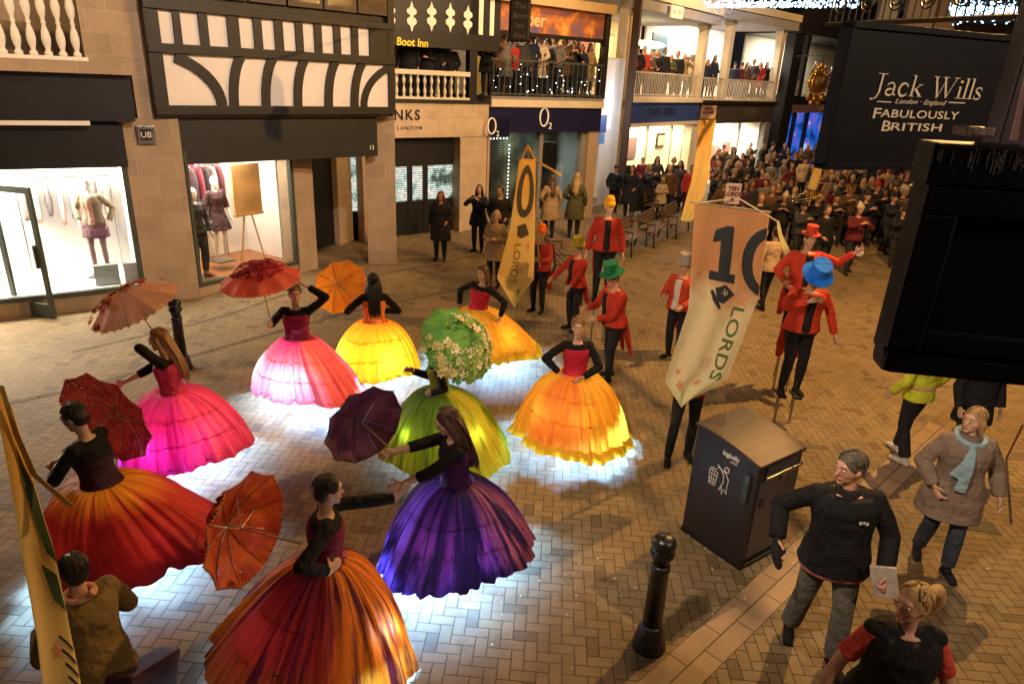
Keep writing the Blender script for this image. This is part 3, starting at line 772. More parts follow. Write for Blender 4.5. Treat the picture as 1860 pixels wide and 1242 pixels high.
# ================================================================== building G
g_ = bld('dark_fascia_shop', 'shop with dark fascia and very bright window behind the standing crowd')
qg = lambda *a: G.rect(*a); LG = 7.2
_, _, zg0, zg1 = qg(1300, 190, 1425, 222)
G.part('fascia', M((.05, .04, .035), .5, .2), g_, .1, LG, zg0, zg1, -.2, .08); G.part('fascia_cornice', DKTIM, g_, 0, LG+.1, zg1, zg1+.15, -.3, .2)
u_, z_ = G.uz(1365, 203, .09); text_obj('lettering', 'JONES', .42, G.P(u_, z_, .083), G.u, Vector((0, 0, 1)), G.n, M((.1, .09, .085), .5, .1), g_, spacing=1.2, bold=.008)
G.part('shop_interior', SHOPW, g_, 0, LG-.6, 0, zg0, -1.6, -1.5); G.part('shop_ceiling', SHOPW, g_, 0, LG-.6, zg0-.05, zg0-.01, -1.5, -.2); G.part('shop_side_wall', SHOPW, g_, LG-.65, LG-.58, 0, zg0, -1.5, -.2)
for i_ in range(5): G.part('shelf_display', M((.2+.05*i_, .15, .1), .6, .5, 6), g_, 1.0+i_*1.1, 1.5+i_*1.1, .9, 1.5+.12*(i_ % 3), -1.5, -1.3)
area('shop_light', G.P(3.2, zg0-.1, -.7), G.P(3.2, .5, -1.4), 750, (1, .90, .68), 5, .8)
G.part('pier', GREY, g_, LG-.55, LG, 0, zg0, -.3, .05); G.part('pier', CREAM, g_, 0, .3, 0, zg0, -.3, .05)
for uu in (1.5, 4.2): G.part('mullion', GREY, g_, uu, uu+.07, .3, zg0, -.15, -.05)
G.part('window_pane', GLASS, g_, .3, LG-.55, .3, zg0, -.1, -.09)
G.part('gallery_floor', CREAM, g_, 0, LG, zg1+.15, zg1+.23, -3.2, .1); ZBG = zg1+.23
# shared first-floor gallery: rails, pillars, eaves, rooms behind
RAILM = M((.55, .5, .42), .4, .15, 5, .1)
rail_fence(Fz, f_, .2, LF-.2, ZBF, 4.65, .0, 46, RAILM); rail_fence(G, g_, .2, LG-.3, ZBG, 4.6, .0, 46, RAILM)
def pillar(fr, par, u, z0, z1, w=.34):
    fr.part('pillar', CREAM, par, u-w/2, u+w/2, z0, z1, -.25, .08, .01); fr.part('pillar_cap', CREAM, par, u-w/2-.05, u+w/2+.05, z1-.15, z1, -.3, .12, .01)
pillar(Fz, f_, LF-.15, ZBF, 6.6); pillar(G, g_, 2.0, ZBG, 6.9, .3); pillar(G, g_, LG-.2, ZBG, 6.9, .36); pillar(Fz, f_, .05, ZBF, 6.6, .4)
SOF = M((.30, .30, .34), .7, .2, 3)
Fz.part('eaves', SOF, f_, -.3, LF+.1, 6.6, 6.95, -3.2, .5); Fz.part('eaves_board', CREAM, f_, -.3, LF+.1, 6.95, 7.3, -3.2, .6)
G.part('eaves', SOF, g_, 0.12, LG+.3, 6.92, 7.3, -3.2, .5); G.part('eaves_board', CREAM, g_, .12, LG+.3, 7.3, 7.6, -3.2, .6)
Fz.part('gallery_back_wall', M((.5, .38, .2), .7, .2), f_, 0, LF, ZBF, 6.6, -3.2, -3.1)
for uu, c1 in ((.9, (.25, .07, .05)), (2.7, (.75, .62, .3)), (4.6, (.6, .55, .3))):
    w_ = Fz.part('gallery_window', GREY, f_, uu, uu+1.5, ZBF+.3, 6.1, -3.1, -3.05); Fz.part('pane', M(c1, .4, .5, 1.5), w_, uu+.08, uu+1.42, ZBF+.4, 6.0, -3.05, -3.04)
area('gallery_light', Fz.P(3.3, 6.5, -1.6), Fz.P(3.3, 4, -2.0), 230, (1, .76, .4), 5.5, 1)
for px_, py_ in ((1185, 95), (1212, 72)):
    pass
MB().ball(Fz.P(3.9, 5.7, -1.5), (.9, .3, .16)).build('pendant_lamp', emit((1, .85, .45), 6), f_, smooth=True)
G.part('gallery_back_wall', SHOPW, g_, 0, LG, ZBG, 6.9, -3.2, -3.1)
G.part('blue_window', M((.04, .12, .16), .3, .4), g_, .5, 1.7, ZBG, 6.4, -3.1, -3.05)
pw = G.part('wall_poster', M((.35, .3, .32), .6, .2), g_, 3.7, 5.4, 4.6, 6.5, -3.1, -3.05)
for i_, (uu, zz, r_) in enumerate(((4.3, 5.3, .35), (4.6, 5.0, .4), (4.9, 5.5, .25), (4.5, 5.8, .2))): MB().ball(G.P(uu, zz, -3.03), (r_, .03, r_*1.1), G.rot).build('figure_print', M((.04+.05*i_, .03, .025), .7), pw)
area('gallery_light', G.P(3.8, 6.7, -1.6), G.P(3.8, 4, -2.2), 420, (1, .86, .7), 5.5, 1)
_u, _z = Fz.uz(1228, 20, .6); Fz.part('small_board', WHITE, f_, _u-.5, _u+.5, _z-.25, _z+.15, .6, .66)
text_obj('lettering', 'BIG TEA', .2, Fz.P(_u, _z-.05, .66), Fz.u, Vector((0, 0, 1)), Fz.n, M((.5, .3, .2), .5), f_)
# ================================================================== building H: dark house with blue lit shop
h_ = bld('dark_corner_house', 'dark house beyond the gallery with blue and violet lit shopfront')
Hn.part('post', BLACK, h_, -.1, .9, 0, 9, -.3, .2)
_, _, zh0, zh1 = Hn.rect(1460, 190, 1530, 205)
Hn.part('fascia', M((.2, .12, .16), .5, .2), h_, .9, 14, zh0, zh1, -.3, .05); u_, z_ = Hn.uz(1505, 196, .06)
text_obj('lettering', 'CARPHONE', .5, Hn.P(u_, z_, .055), Hn.u, Vector((0, 0, 1)), Hn.n, M((.6, .45, .5), .5), h_)
def blueglow():
    t = NT('blue_shop_display'); co = t.n('ShaderNodeTexCoord').outputs['Object']; n = t.noise(co, .9, 4, .6)
    c_ = t.ramp(n, [(.35, (.01, .02, .12)), (.48, (.02, .15, .7)), (.56, (.2, .1, .6)), (.66, (.5, .8, 1))])
    e = t.n('ShaderNodeEmission'); t.l(c_, e.inputs[0]); e.inputs[1].default_value = .75; return t.done(e)
Hn.part('shop_display', blueglow(), h_, .9, 14, 0, zh0, -.6, -.5)
for uu in (.9, 2.6, 4.2, 7): Hn.part('mullion', BLACK, h_, uu, uu+.14, 0, zh0, -.5, -.3)
Hn.part('gallery_floor', DKTIM, h_, .9, 14, zh1, zh1+.4, -3, .1)
rail_fence(Hn, h_, .9, 9, zh1+.4, 4.7, 0, 40, RAILM)
Hn.part('gallery_wall', M((.7, .64, .5), .7, .15), h_, .9, 14, zh1, 7.6, -3.1, -3.0); area('gallery_light', Hn.P(4.5, 6.6, -1.5), Hn.P(4.5, 4, -2.2), 450, (1, .9, .72), 5, 1)
Hn.part('eaves', DKTIM, h_, -.1, 14, 6.9, 9, -3, .4)
Hn.part('gallery_post', BLACK, h_, 1.6, 1.9, 3.6, 6.9, -.2, .1)
# gilded bracket clock / emblem hanging over the street
p_ = at(1487, 150, 26); gc = thing('gilded_street_emblem', 'ornate gilded round emblem with crest hanging in front of the far gallery', 'emblem', p_, R(20))
GOLD = M((.55, .33, .08), .3, .3, 8, .5, 30, .9)
mb = MB(); mb.lathe([(0, -.06), (.3, -.06), (.36, -.03), (.36, .03), (.3, .06), (0, .06)], rot=Matrix.Rotation(PI/2, 3, 'X'), seg=24); mb.build('ring', GOLD, gc, smooth=True)
mb = MB(); mb.lathe([(0, -.09), (.22, -.09), (.24, 0), (.22, .09), (0, .09)], rot=Matrix.Rotation(PI/2, 3, 'X'), seg=24); mb.build('dial', M((.12, .06, .02), .4), gc, smooth=True)
mb = MB()
for i in range(18):
    a_ = 2*PI*i/18; mb.ball((.40*math.cos(a_), 0, .40*math.sin(a_)), (.07, .05, .07), seg=7, rg=5)
for x_, z_, r_ in ((0, .52, .12), (-.12, .47, .08), (.12, .47, .08), (-.3, -.5, .13), (.3, -.5, .13), (0, -.55, .16), (-.15, -.68, .1), (.15, -.68, .1)): mb.ball((x_, 0, z_), (r_, .07, r_), seg=8, rg=6)
mb.build('scrollwork', GOLD, gc, smooth=True); MB().tube([(0, 0, .6), (0, 0, .9), (.5, 2.0, .9)], .02, 6).build('bracket', BLACK, gc)

# closing row at the far end and opposite rows (only backs the crowd)
k_ = bld('far_houses', 'dim row of houses closing the far end of the street', 'houses')
for i in range(6):
    x_ = 24+i*7; MB().box((x_+4, 58+i*1.5, 4.5), (7.1, 5, 9+(i % 3)), None).build('wall', M((.10+.02*(i % 2), .07, .05), .8, .3), k_)
    for j in range(3): MB().box((x_+2+j*2.0, 55.3+i*1.5, 5.4), (1.0, .3, 1.5)).build('window', emit((1, .7, .35), .5, 'lit_window') if (i+j) % 2 else BLACK, k_)
# string of blue white lights and ironwork over the street at the top right
sl = MB(); random.seed(11)
for i in range(520):
    p = at(random.uniform(1270, 1560), 14-abs(random.gauss(0, 9)), 30+random.uniform(-1, 1)); sl.ball(p, random.uniform(.02, .05), seg=5, rg=3)
for i in range(420):
    p = at(random.uniform(1725, 1848), random.gauss(20, 9), 14+random.uniform(-.5, .5)); sl.ball(p, random.uniform(.008, .022), seg=5, rg=3)
tag(sl.build('christmas_lights', emit((.45, .68, 1), 4.5)), 'swag of tiny blue white festive lights strung over the street', 'festive lights', kind='stuff')
ir = thing('iron_balcony', 'black scrolled ironwork balcony above the hanging sign', 'balcony')
pL, pR = at(1500, 45, 12), at(1850, 30, 9)
def lerp(a_, b_, t_): return a_+(b_-a_)*t_
MB().tube([pL, pR], .035, 6).build('bottom_rail', BLACK, ir); MB().tube([pL+Vector((0, 0, .5)), pR+Vector((0, 0, .5))], .03, 6).build('top_rail', BLACK, ir)
for i in range(24):
    p = lerp(pL, pR, (i+.5)/24); MB().tube([p, p+Vector((0, 0, .5))], .011, 5).build('bar', BLACK, ir)
for i in range(6):
    p = lerp(pL, pR, (i+.5)/6)+Vector((0, 0, .27)); dr_ = (pR-pL).normalized()
    MB().tube([p+dr_*(.17*math.cos(t_*.5))*(1-t_*.03)+Vector((0, 0, .17*math.sin(t_*.5)*(1-t_*.03))) for t_ in range(26)], .014, 5).build('scroll', BLACK, ir)
bk = bld('upper_far_facade', 'lit pale upper facade seen behind the ironwork balcony')
for i, (x0, x1, col) in enumerate(((1590, 1625, (.3, .3, .33)), (1640, 1690, (.32, .24, .22)), (1695, 1730, (.26, .19, .15)))):
    a0, a1 = at(x0, 45, 40), at(x1, 45, 40); MB().box(((a0.x+a1.x)/2, 40, a0.z+1.6), (a1.x-a0.x, .4, 3.6)).build('wall_panel', M(col, .7, .3, 2), bk)
point('street_light', (22, 30, 10), 250, (1, .75, .5), .2)
# ------------------------------------------------------------------ people
def V(*a): return Vector(a if len(a) > 1 else a[0])
def ik(a, b, l1, l2, pole):
    d = b-a; L = d.length
    if L > (l1+l2)*.995: b = a+d*((l1+l2)*.995/L); d = b-a; L = d.length
    x = (l1*l1-l2*l2+L*L)/(2*L); hgt = math.sqrt(max(l1*l1-x*x, 1e-6)); dn = d/L
    p = pole-dn*pole.dot(dn)
    if p.length < 1e-4: p = dn.orthogonal()
    return a+dn*x+p.normalized()*hgt, b
TT = [(-.40, .20, .155), (-.2, .19, .14), (-.10, .165, .122), (0, .168, .122), (.10, .145, .108), (.20, .142, .104), (.30, .158, .115), (.38, .168, .115), (.44, .150, .095), (.475, .105, .075), (.50, .06, .06)]
TF = [(-.40, .20, .155), (-.2, .19, .14), (-.10, .170, .120), (0, .168, .118), (.10, .132, .098), (.18, .122, .092), (.28, .142, .112), (.35, .148, .118), (.43, .138, .088), (.47, .095, .07), (.50, .052, .055)]
def interp(T, t):
    if t <= T[0][0]: return T[0][1:]
    for a, b in zip(T, T[1:]):
        if t <= b[0]:
            k = (t-a[0])/(b[0]-a[0]); return (a[1]+(b[1]-a[1])*k, a[2]+(b[2]-a[2])*k)
    return T[-1][1:]
class Body:
    """one posed skeleton; every garment is grown from it"""
    def __init__(s, P, fem=False, bulk=1.0):
        s.T = TF if fem else TT; s.bulk = bulk; s.fem = fem
        hz = P.get('hz', .93); hx, hy = P.get('hip', (0, 0)); s.P = V(hx, hy, hz)
        lf, ls = P.get('lean', (0, 0))
        s.sp = (Matrix.Rotation(R(-lf), 3, 'X') @ Matrix.Rotation(R(ls), 3, 'Y')) @ V(0, 0, 1)
        tw = R(P.get('twist', 0)); rx0 = Matrix.Rotation(tw, 3, 'Z') @ V(1, 0, 0)
        s.rx = (rx0-s.sp*rx0.dot(s.sp)).normalized(); s.fy = s.sp.cross(s.rx)
        s.rx0 = V(1, 0, 0); s.fy0 = V(0, 1, 0)
        s.neck = s.P+s.sp*.49
        yw, pt, rl = P.get('head', (0, 0, 0))
        hr = Matrix.Rotation(tw*.7+R(yw), 3, 'Z') @ Matrix.Rotation(R(-pt), 3, 'X') @ Matrix.Rotation(R(rl), 3, 'Y')
        base = s.sp.lerp(V(0, 0, 1), .5).normalized(); q = V(0, 0, 1).rotation_difference(base).to_matrix()
        s.HM = q @ hr; s.hu, s.hf, s.hr = s.HM @ V(0, 0, 1), s.HM @ V(0, 1, 0), s.HM @ V(1, 0, 0)
        s.H = s.neck+base*.07+s.hu*.105+s.hf*.012
        sw = .165 if fem else .185
        s.arm = {}
        for k, sg in (('R', 1), ('L', -1)):
            sh = s.P+s.sp*.425+s.rx*sg*sw*bulk**.5
            hand = V(*P.get(k+'H', (sg*.25, .08, .86)))
            pole = V(*P.get(k+'E', (sg*.5, -.8, -.3)))
            if hand.z > sh.z-.1 and k+'E' not in P: pole = V(sg*.8, -.2, -.7)
            el, wr = ik(sh, hand, .28, .25, pole)
            s.arm[k] = (sh, el, wr)
        s.leg = {}
        for k, sg in (('R', 1), ('L', -1)):
            hp = s.P+V(sg*.088, 0, -.03)
            ft = V(*P.get(k+'F', (sg*.10, 0, 0)))+V(0, 0, .085)
            kn, an = ik(hp, ft, .405, .415, V(sg*.12, 1, 0))
            s.leg[k] = (hp, kn, an)
        s.fyaw = P.get('fyaw', 0); s.PD = P
    def sec(s, t, off=0, flare=0, sx=1, sy=1, dy=0):
        rx, ry = interp(s.T, t); b = s.bulk
        if t < -.1: rx, ry = .175, .128
        rx = (rx*b+off+flare*max(0, -t))*sx; ry = (ry*(b**1.4)+off+flare*max(0, -t))*sy
        k = min(1, max(0, (t+.1)/.4)); xa = s.rx0.lerp(s.rx, k).normalized()
        if t >= 0: c = s.P+s.sp*t; ya = s.sp.cross(xa).normalized()
        else: c = s.P+V(0, 0, t)+s.sp*0; ya = V(0, 0, 1).cross(xa).normalized()
        if b > 1.1 and t < .3: c = c+ya*(b-1)*.12*max(0, 1-abs(t-.1)/.3)
        return (c+ya*dy, rx, ry, xa, ya)
    def torso(s, mb, off, t0, t1, flare=0, n=12, seg=22, **k):
        return mb.loft([s.sec(t0+(t1-t0)*i/n, off, flare, **k) for i in range(n+1)], seg, power=2.25)
    def sleeves(s, mb, off, frac=1.0, keys='RL', cuff=0):
        for k in keys:
            sh, el, wr = s.arm[k]; b = s.bulk**.6
            r0, r1, r2 = .047*b+off, .042*b+off, .031+off
            sh2 = sh-s.rx*(.02 if k == 'R' else -.02)
            cp = s.P+s.sp*.41+s.rx*(.07 if k == 'R' else -.07)
            mb.tube([cp, sh2], [.06+off, r0+.004], 12, round_=True)
            if frac <= .5:
                e = sh.lerp(el, frac*2); mb.tube([sh2, e], [r0, r0+(r1-r0)*frac], 12, round_=False)
            else:
                e = el.lerp(wr, (frac-.5)*2); r = r1+(r2-r1)*(frac-.5)*2
                mb.tube([sh2, sh.lerp(el, .5), el], [r0, (r0+r1)/2, r1], 12, round_=True)
                mb.tube([el, el.lerp(e, .4), e], [r1, r1*1.0, r+cuff], 12, round_=False)
                mb.ball(el, r1)
        return mb
    def legs(s, mb, off, frac=1.0, flare=0, keys='RL'):
        for k in keys:
            hp, kn, an = s.leg[k]; b = s.bulk**.6
            mb.tube([hp+V(0, 0, .03), hp.lerp(kn, .45), kn], [.088*b+off, .074*b+off, .056*b+off], 14, round_=True)
            e = kn.lerp(an, frac)
            mb.tube([kn, kn.lerp(e, .35), e], [.054*b+off, .056*b+off, .038*b+off+flare], 14, round_=False)
            mb.ball(kn, .055*b+off)
        return mb
    def hand(s, mb, k, curl=.35, spread=1.0, dirn=None, simple=False):
        sh, el, wr = s.arm[k]; d = (wr-el).normalized() if dirn is None else V(*dirn).normalized()
        sg = 1 if k == 'R' else -1
        pn = V(*s.PD.get(k+'P', (-sg, 0, -.2))); pn = (pn-d*pn.dot(d))
        if pn.length < .05: pn = d.orthogonal()
        pn.normalize(); sd = d.cross(pn)*sg   # towards the thumb
        mb.tube([wr-d*.02, wr+d*.02, wr+d*.05, wr+d*.09], [.027, .030, .040, .040], 12, flat=.45, side=sd, round_=True)
        if simple:
            mb.tube([wr+d*.08, wr+d*.12+pn*.02*curl*2, wr+d*.15+pn*.07*curl], [.036, .032, .02], 8, flat=.45, side=sd, round_=True)
            mb.tube([wr+d*.02+sd*.025, wr+d*.07+sd*.055+pn*.02], [.013, .009], 6, round_=True); return
        for i, (o_, L) in enumerate(((.030, .070), (.010, .080), (-.011, .074), (-.030, .058))):
            a = wr+d*.088+sd*o_; sp_ = sd*o_*.5*spread; c = curl*(1+.12*i)
            ang = 0; pts = [a]; cur = a
            for L_ in (.42*L, .33*L, .27*L):
                ang += c*1.15; dd = (d*math.cos(ang)+pn*math.sin(ang)+sp_*6).normalized(); cur = cur+dd*L_; pts.append(cur)
            mb.tube(pts, [.0098, .0092, .0085, .0072], 8, round_=True)
        t0 = wr+d*.02+sd*.028; t1 = t0+(d*.6+sd*.75+pn*.25).normalized()*.042; t2 = t1+(d*.85+sd*.2+pn*(.2+.5*curl)).normalized()*.034
        mb.tube([t0, t1, t2], [.016, .0115, .009], 8, round_=True)
    def head(s, mb, simple=False):
        H, u, f, r = s.H, s.hu, s.hf, s.hr; m = s.HM; q = .94 if s.fem else 1.0
        mb.ball(H, (.075*q, .095*q, .104), m, 18, 12)
        mb.ball(H+f*.022-u*.055, (.056*q, .068, .066), m, 14, 9)
        mb.ball(H+f*.072-u*.098, (.026, .022, .02), m, 8, 6)
        mb.ball(H+f*.045-u*.028+r*.032, (.03, .035, .03), m, 8, 6); mb.ball(H+f*.045-u*.028-r*.032, (.03, .035, .03), m, 8, 6)
        mb.tube([H+f*.082+u*.012, H+f*.106-u*.030], [.0085, .0125], 8, round_=True)
        mb.ball(H+f*.076+u*.034, (.05, .018, .013), m, 8, 6)
        mb.ball(H+f*.084-u*.066, (.023, .012, .012), m, 8, 6)
        if not simple:
            for sg in (1, -1): mb.ball(H+r*.078*q*sg-u*.012-f*.005, (.010, .020, .031), m, 8, 6)
        mb.tube([s.P+s.sp*.43, s.neck, H-u*.05-f*.012], [.075, .05*q, .048*q], 14, round_=True)
    def face(s, par, sc, lips=(.35, .08, .07), brow=(.05, .03, .02)):
        H, u, f, r = s.H, s.hu, s.hf, s.hr; m = s.HM; q = .94 if s.fem else 1.0
        for sg in (1, -1):
            e = MB().ball(H+r*.031*q*sg+f*.079+u*.008, (.0145, .011, .0095), m, 10, 7); e.scale(sc); eo = e.build('eye', M((.6, .56, .52), .25, .05), par, smooth=True)
            e = MB().ball(H+r*.031*q*sg+f*.087+u*.008, (.0068, .005, .0068), m, 8, 6); e.scale(sc); e.build('iris', M((.03, .018, .01), .2, .05), eo, smooth=True)
            c = H+r*.032*q*sg+f*.088+u*.031
            e = MB().tube([c-r*.017*sg-u*.004, c+u*.003, c+r*.019*sg-f*.008-u*.003], [.003, .0045, .003], 6, round_=True); e.scale(sc); e.build('eyebrow', M(brow, .7), par)
        e = MB().ball(H+f*.0925-u*.066, (.023, .008, .0075), m, 10, 6); e.scale(sc); e.build('lips', M(lips, .4), par, smooth=True)
    def hair(s, mb, style):
        H, u, f, r = s.H, s.hu, s.hf, s.hr; m = s.HM; q = .95 if s.fem else 1.0
        mb.ball(H+u*.020-f*.014, (.084*q, .1*q, .1), m, 16, 10)
        mb.ball(H-u*.015-f*.035, (.078*q, .075, .08), m, 14, 9)
        if style in ('long', 'wavy', 'bunlong'):
            b = s.P+s.sp*.30-s.fy*.14
            mb.tube([H-f*.045+u*.03, H-f*.065-u*.06, s.neck-s.fy*.09, b, b-s.sp*.08], [.080, .085, .09, .085, .045], 14, flat=.5, side=r, round_=True)
            for sg in (1, -1):
                mb.tube([H+r*.055*sg+u*.045+f*.01, H+r*.080*sg-u*.03-f*.005, s.neck+s.rx*.095*sg-s.fy*.02+s.sp*.03, s.P+s.sp*.36+s.rx*.10*sg+s.fy*(.06 if style == 'wavy' else -.05)], [.03, .030, .034, .02], 10, round_=True)
        if style == 'bob':
            for sg in (1, -1): mb.tube([H+r*.05*sg+u*.05, H+r*.083*sg-u*.02-f*.01, H+r*.078*sg-u*.10-f*.01], [.03, .034, .022], 10, round_=True)
            mb.tube([H-f*.05, H-f*.06-u*.11], [.08, .06], 12, flat=.6, side=r, round_=True)
        if style in ('bun', 'bunlong'): mb.ball(H+u*.105-f*.035, (.045, .045, .04), m, 12, 8); mb.ball(H+u*.09-f*.06, .035)
        if style == 'pony':
            mb.ball(H-f*.11+u*.04, .034); mb.tube([H-f*.11+u*.04, H-f*.18+u*.03, H-f*.21-u*.04, H-f*.19-u*.14], [.026, .045, .046, .016], 10, round_=True)
        return mb
    def strands(s, mb, style, seed=1):
        rn = random.Random(seed); H, u, f, r = s.H, s.hu, s.hf, s.hr; q = .95 if s.fem else 1.0; c = H+u*.020-f*.014
        for i in range(110 if style != 'short' else 90):
            a = rn.uniform(-2.3, 2.3); t0 = rn.uniform(.1, .9); t1 = t0+rn.uniform(.5, .9); pts = []
            for k in range(5):
                th = t0+(t1-t0)*k/4; lim = 1.0 if abs(a) > 1.9 else 1.75; th = min(th, lim)
                aa = a+.12*math.sin(k+i); rad = 1.0+.03*rn.random()+.015*k/4
                d = (-f*math.cos(aa)*.103+r*math.sin(aa)*.087*q)*math.sin(th)+u*math.cos(th)*.103
                pts.append(c+d*rad)
            mb.tube(pts, [.0035, .005, .005, .0045, .0015], 5)
        if style in ('long', 'wavy', 'bunlong'):
            for i in range(70):
                o = rn.uniform(-1, 1); back = s.P+s.sp*(.24+.08*rn.random())-s.fy*(.17+.03*rn.random())
                mb.tube([H-f*.09+r*.07*o+u*.02, H-f*.11+r*.085*o-u*.07, s.neck-s.fy*.135+s.rx*.085*o, back+s.rx*.085*o+s.fy*.01, back+s.rx*(.09*o+rn.uniform(-.02, .02))-s.sp*rn.uniform(.04, .13)], [.004, .006, .006, .005, .0015], 5)
        return mb
    def shoes(s, mb, sc=1.0, keys='RL'):
        for k in keys:
            hp, kn, an = s.leg[k]; sg = 1 if k == 'R' else -1
            fp = s.PD.get(k+'T', 0); yw = R(s.fyaw-sg*10)
            rot = Matrix.Rotation(yw, 3, 'Z') @ Matrix.Rotation(R(fp), 3, 'X')
            fd = rot @ V(0, 1, 0); fu = rot @ V(0, 0, 1)
            mb.tube([an-fd*.035-fu*.045, an+fd*.04-fu*.045, an+fd*.12-fu*.055, an+fd*.165-fu*.06], [.036, .040, .043, .030], 12, flat=.75, side=fd.cross(fu), round_=True)
            mb.tube([an-fu*.04, an+fu*.02], [.042, .044], 12, round_=True)
            mb.box(an+fd*.055-fu*.077, (.075, .25, .016), rot)
        return mb
def _scale(self, k): self.v = [(a*k, b*k, c*k) for a, b, c in self.v]; return self
MB.scale = _scale
SKIN = (.50, .30, .21)
def person(label, loc, yaw, h=1.70, P=None, parts=(), fem=False, bulk=1.0, skin=SKIN, hair=None, hairc=(.04, .022, .012), vox=.009, face=True, curl=.35, group=None, simple=False, legs=True, cat='person', grip=None, hdir=None):
    """parts: list of (name, colour, function(body, mb))"""
    P = P or {}; b = Body(P, fem, bulk); k = h/1.70
    root = thing('person', label, cat, loc, R(yaw), group)
    mb = MB(); b.torso(mb, -.022, -.06, .47); b.sleeves(mb, -.006); b.head(mb, simple)
    if legs: b.legs(mb, -.014)
    else: pass
    cr = grip or {}; hd = hdir or {}
    for kk in 'RL': b.hand(mb, kk, cr.get(kk, curl), simple=simple, dirn=hd.get(kk))
    mb.scale(k); mb.build('body', skin_mat(), root, color=skin, vox=vox, sm=2)
    if face: b.face(root, k, brow=tuple(c*.6 for c in hairc))
    if hair:
        mb = b.hair(MB(), hair); mb.scale(k); ho = mb.build('hair', hair_mat(), root, color=hairc, vox=max(vox, .011), sm=4)
        if not simple: sm_ = b.strands(MB(), hair, len(label)); sm_.scale(k); tag(sm_.build('hair_strands', hair_mat(), ho, color=hairc, smooth=True), kind='stuff')
    for name, colr, fn, *rest in parts:
        if fn is g_shoes:
            for kk in 'RL':
                mb = MB(); b.shoes(mb, keys=kk); mb.scale(k); mb.build('shoe', cloth_mat(), root, color=colr, vox=vox*1.15, sm=3)
            continue
        mb = MB(); fn(b, mb); mb.scale(k); mt = rest[0] if rest else cloth_mat(); opt = rest[1] if len(rest) > 1 else {}
        mb.build(name, mt, root, color=colr, vox=opt.get('vox', vox*1.15), sm=opt.get('sm', 3)) if not opt.get('raw') else mb.build(name, mt, root, color=colr, smooth=opt.get('smooth', True))
    root['_b'] = 0; del root['_b']
    return root, b, k
# garments
def g_trousers(off=.004, flare=.0, frac=.97): return lambda b, m: (b.torso(m, off, -.09, .09), b.legs(m, off, frac, flare))
def g_top(off=.004, frac=1.0, t0=-.06, t1=.455): return lambda b, m: (b.torso(m, off, t0, t1), b.sleeves(m, off, frac))
def g_vest(off=.030, t0=-.15, t1=.455): return lambda b, m: (b.torso(m, off, t0, t1, .06), [m.tube([b.P+b.sp*.43+b.rx*sg*.05, b.arm[k][0]+b.sp*.012-b.rx*sg*.02], [.075, .066], 12, round_=True) for k, sg in (('R', 1), ('L', -1))])
def g_coat(off=.016, hem=-.2, flare=.12, frac=.98, cuff=.006): return lambda b, m: (b.torso(m, off, hem, .465, flare, 16), b.sleeves(m, off*.7, frac, cuff=cuff))
def g_tailcoat(b, m):
    b.torso(m, .018, -.05, .46, .25, 12); b.sleeves(m, .010, .97, cuff=.006)
    for sg in (1, -1):
        c = b.P+b.rx0*.085*sg-b.fy0*.10
        m.tube([c+V(0, .01, .08), c+V(sg*.01, -.05, -.12), c+V(sg*.02, -.10, -.32), c+V(sg*.03, -.15, -.5)], [.09, .095, .085, .05], 12, flat=.28, side=b.rx0, round_=True)
    # lapel edges
    for sg in (1, -1): m.tube([b.P+b.sp*.44+b.rx*.075*sg+b.fy*.05, b.P+b.sp*.25+b.rx*.085*sg+b.fy*.115, b.P+b.sp*.02+b.rx*.10*sg+b.fy*.10], [.022, .03, .022], 8, round_=True)
def g_front(b, m): b.torso(m, .026, -.04, .45, sx=.46, sy=1.0, dy=.012)
def g_shoes(b, m): b.shoes(m)
def top_hat(b, m, s=1.0, tilt=0):
    q = b.HM; prof = [(.0, 0), (.098, 0), (.15, .004), (.152, .012), (.1, .014), (.088, .02), (.084, .08), (.092, .15), (.092, .155), (0, .155)]
    m.lathe([(r*s, z*s) for r, z in prof], b.H+b.hu*.062-b.hf*.008, 24, q, 1, 1.12)
def beanie(b, m): m.ball(b.H+b.hu*.03-b.hf*.01, (.092, .108, .098), b.HM, 16, 10)
CLOTHBLK = (.012, .011, .014)
